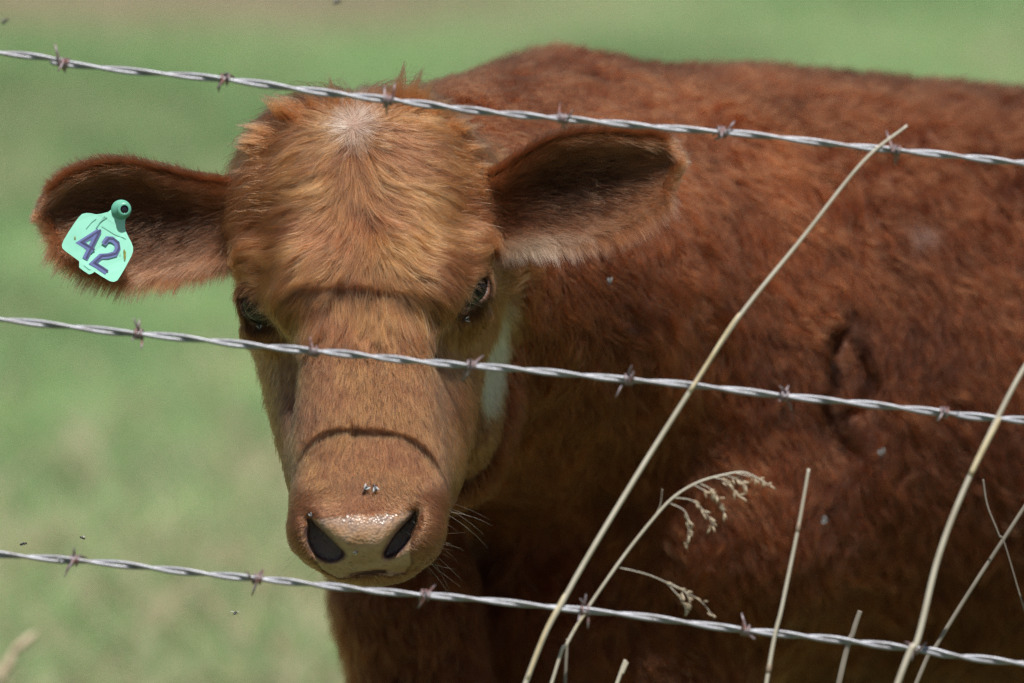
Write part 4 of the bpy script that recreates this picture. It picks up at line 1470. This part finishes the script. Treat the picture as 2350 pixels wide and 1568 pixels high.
    v, f = tube(toW(c) - org, 4 * S, 6); o = bpy.data.objects.new('stem', mesh_pd('stem', v, f, m_s)); COL.objects.link(o); o.parent = root
    for (x, y, tx, ty, L) in ((52, 1478, 0.75, -0.65, 62), (22, 1520, 0.35, -0.9, 60), (2, 1552, 0.2, -0.95, 40)):
        p = B(x, y, 3200); t = np.array([tx, ty, 0.0]) * 1.75
        path = np.array([p - t * L / 2, p - t * L / 5, p + t * L / 5, p + t * L / 2])
        v, f = tube(toW(path) - org, np.array([3, 15, 13, 2]) * S, 7)
        q = bpy.data.objects.new('seed_spray', mesh_pd('seed_spray', v, f, m_g)); COL.objects.link(q); q.parent = root


build_stalks()

# ------------------------------------------------------------------ flies
def build_flies():
    m_f = simple_mat('fly_body', (0.018, 0.018, 0.022), 0.28, noise=(900, (0.09, 0.09, 0.10), 0.5, 0.7))
    m_wg, nt, bs = nmat('fly_wing')
    bs.inputs['Base Color'].default_value = (0.55, 0.58, 0.62, 1); bs.inputs['Roughness'].default_value = 0.25
    bs.inputs['Alpha'].default_value = 0.55
    m_e = simple_mat('fly_eye', (0.10, 0.02, 0.015), 0.2)

    def ball(c, r, nu=10, nv=7):
        v, f = [], []
        for i in range(nv + 1):
            th = math.pi * i / nv
            for j in range(nu):
                ph = 2 * math.pi * j / nu
                v.append((c[0] + r[0] * math.cos(th), c[1] + r[1] * math.sin(th) * math.cos(ph), c[2] + r[2] * math.sin(th) * math.sin(ph)))
        for i in range(nv):
            for j in range(nu):
                f.append([i * nu + j, i * nu + (j + 1) % nu, (i + 1) * nu + (j + 1) % nu, (i + 1) * nu + j])
        return np.array(v), f
    U = 0.001            # fly modelled in mm, about 6 mm long, x = forward, z = up
    v, f = merge([ball((0.2, 0, 0), (1.25, 0.95, 0.9)), ball((-1.7, 0, -0.1), (1.6, 1.0, 0.85)), ball((1.65, 0, 0.0), (0.6, 0.9, 0.75))])
    me_b = mesh_pd('fly', v * U, f, m_f)
    v, f = ball((0, 0, 0), (0.4, 0.45, 0.5)); me_e = mesh_pd('fly_eye', v * U, f, m_e)
    wv = [(0, 0, 0), (-1.0, 0.75, 0.05), (-2.6, 1.15, 0.0), (-3.9, 0.85, -0.05), (-4.1, 0.25, 0), (-2.8, -0.2, 0.05), (-1.2, -0.2, 0.03)]
    wv2 = [(x, y, z - 0.04) for x, y, z in wv]
    n = len(wv)
    me_w = mesh_pd('wing', np.array(wv + wv2) * U, [list(range(n)), list(range(2 * n - 1, n - 1, -1))] + [[i, n + i, n + (i + 1) % n, (i + 1) % n] for i in range(n)], m_wg)
    lv, lf = tube(np.array([(0, 0, 0), (0.1, 0.9, 0.35), (0.15, 1.5, -0.5), (0.2, 2.0, -1.0)]) * U, np.array([0.14, 0.12, 0.09, 0.06]) * U, 5)
    me_l = mesh_pd('leg', lv, lf, m_f)

    def fly(label, loc, fwd, up, scale=1.0, spread=0.25, lift=0.1, group=None):
        o = bpy.data.objects.new('fly', me_b); COL.objects.link(o)
        tag(o, label, 'fly', group)
        x = Vector(fwd).normalized(); z = Vector(up); z = (z - x * z.dot(x)).normalized(); y = z.cross(x)
        R = Matrix((x, y, z)).transposed()
        o.rotation_euler = R.to_euler(); o.location = loc; o.scale = (scale,) * 3
        for s in (1, -1):
            w = bpy.data.objects.new('wing', me_w); COL.objects.link(w); w.parent = o
            w.location = (0.3 * U, s * 0.45 * U, 0.75 * U)
            w.scale = (1, s, 1)
            w.rotation_euler = (0.15 * s, lift, -s * spread)
            e = bpy.data.objects.new('fly_eye', me_e); COL.objects.link(e); e.parent = o
            e.location = (1.8 * U, s * 0.6 * U, 0.15 * U)
            for k, (lx, an) in enumerate(((0.9, -0.6), (0.1, 0.0), (-0.6, 0.6))):
                l = bpy.data.objects.new('leg', me_l); COL.objects.link(l); l.parent = o
                l.location = (lx * U, s * 0.5 * U, -0.4 * U); l.scale = (1, s, 1); l.rotation_euler = (0, 0, an * s)
        return o

    def on_skin(px, py, d0, off=8):
        p = B(px, py, d0)[None]
        # march along the line of sight until the coat is met
        for d in np.arange(-420, 1700, 4.0):
            q = B(px, py, d)[None]
            f, g = samp(q)
            if f[0] < off: break
        q = q - g * (f[0] - off)
        return q[0], g[0]
    air = [('black fly hovering lowest in the lower left, nearest the left edge', 55, 1248, (1, 0.2, 0.3), 1.0, 0.5), ('small black fly hovering just above the lowest wire near its first barb', 190, 1235, (0.9, -0.4, -0.3), 0.8, 1.0),
           ('black fly flying below the lowest wire left of the calf chest', 540, 1407, (0.2, 0.3, 0.9), 0.85, 1.2)]
    for lb, px, py, fw, sc, sp in air:
        fly(lb, PW(px, py, -30), dirW(np.array(fw) * np.array([1, -1, 1])), UP, sc, sp, 0.3, 'flies in the air')
    fly('blurred dark fly in the air at the upper left corner', PW(13, 48, 900), (0.8, 0.1, 0.6), UP, 1.2, 0.8, 0.3, 'flies in the air')
    fly('blurred dark fly in the air at the very top beside the dry strip', PW(775, 5, 1000), (0.8, 0.1, 0.2), UP, 1.3, 0.8, 0.3, 'flies in the air')
    sk = [('left one of two flies sitting together on the calf nose', 838, 1124, (-0.5, 0.6, 0), 1.0), ('right one of two flies sitting together on the calf nose', 860, 1119, (-0.3, -0.8, 0), 1.0),
          ('fly sitting at the lower edge of the right eye, inner corner', 1063, 687, (0.25, -0.9, 0), 0.75), ('fly sitting at the lower edge of the right eye, outer side', 1081, 688, (-0.75, -0.6, 0), 0.85),
          ('fly below the right eye on the cheek', 1067, 733, (-0.7, 0.1, 0), 0.9), ('fly on the cheek just above the middle wire', 1000, 822, (0.1, -0.9, 0), 0.8),
          ('fly sitting low on the calf nose pad between the nostrils', 818, 1267, (0.5, -0.4, 0), 0.7), ('fly at the left nostril of the calf', 716, 1184, (0.4, 0.7, 0), 0.7),
          ('fly below the left eye, upper one', 600, 722, (0.1, 0.9, 0), 0.8), ('fly below the left eye, lower one of two', 596, 752, (0.2, 0.9, 0), 0.8)]
    for lb, px, py, fw, sc in sk:
        q, g = on_skin(px, py, 0)
        v = np.array(fw); v = v - g * np.dot(v, g)
        fly(lb, toW(q), dirW(v), dirW(g), sc, 0.3, 0.12, 'flies on the calf')
    for lb, px, py, fw in (('fly on the calf shoulder left of the leaning stalk', 1396, 648, (0.3, 0.9, 0)), ('fly on the flank right of the shoulder crease', 2022, 1041, (0.4, 0.8, 0)), ('fly low on the shoulder right of the upright stalk', 1893, 1195, (0.8, 0.3, 0))):
        q, g = on_skin(px, py, 0, off=45)
        v = np.array(fw); v = v - g * np.dot(v, g)
        fly(lb, toW(q), dirW(v), dirW(g), 1.15, 0.3, 0.12, 'flies on the calf')


build_flies()
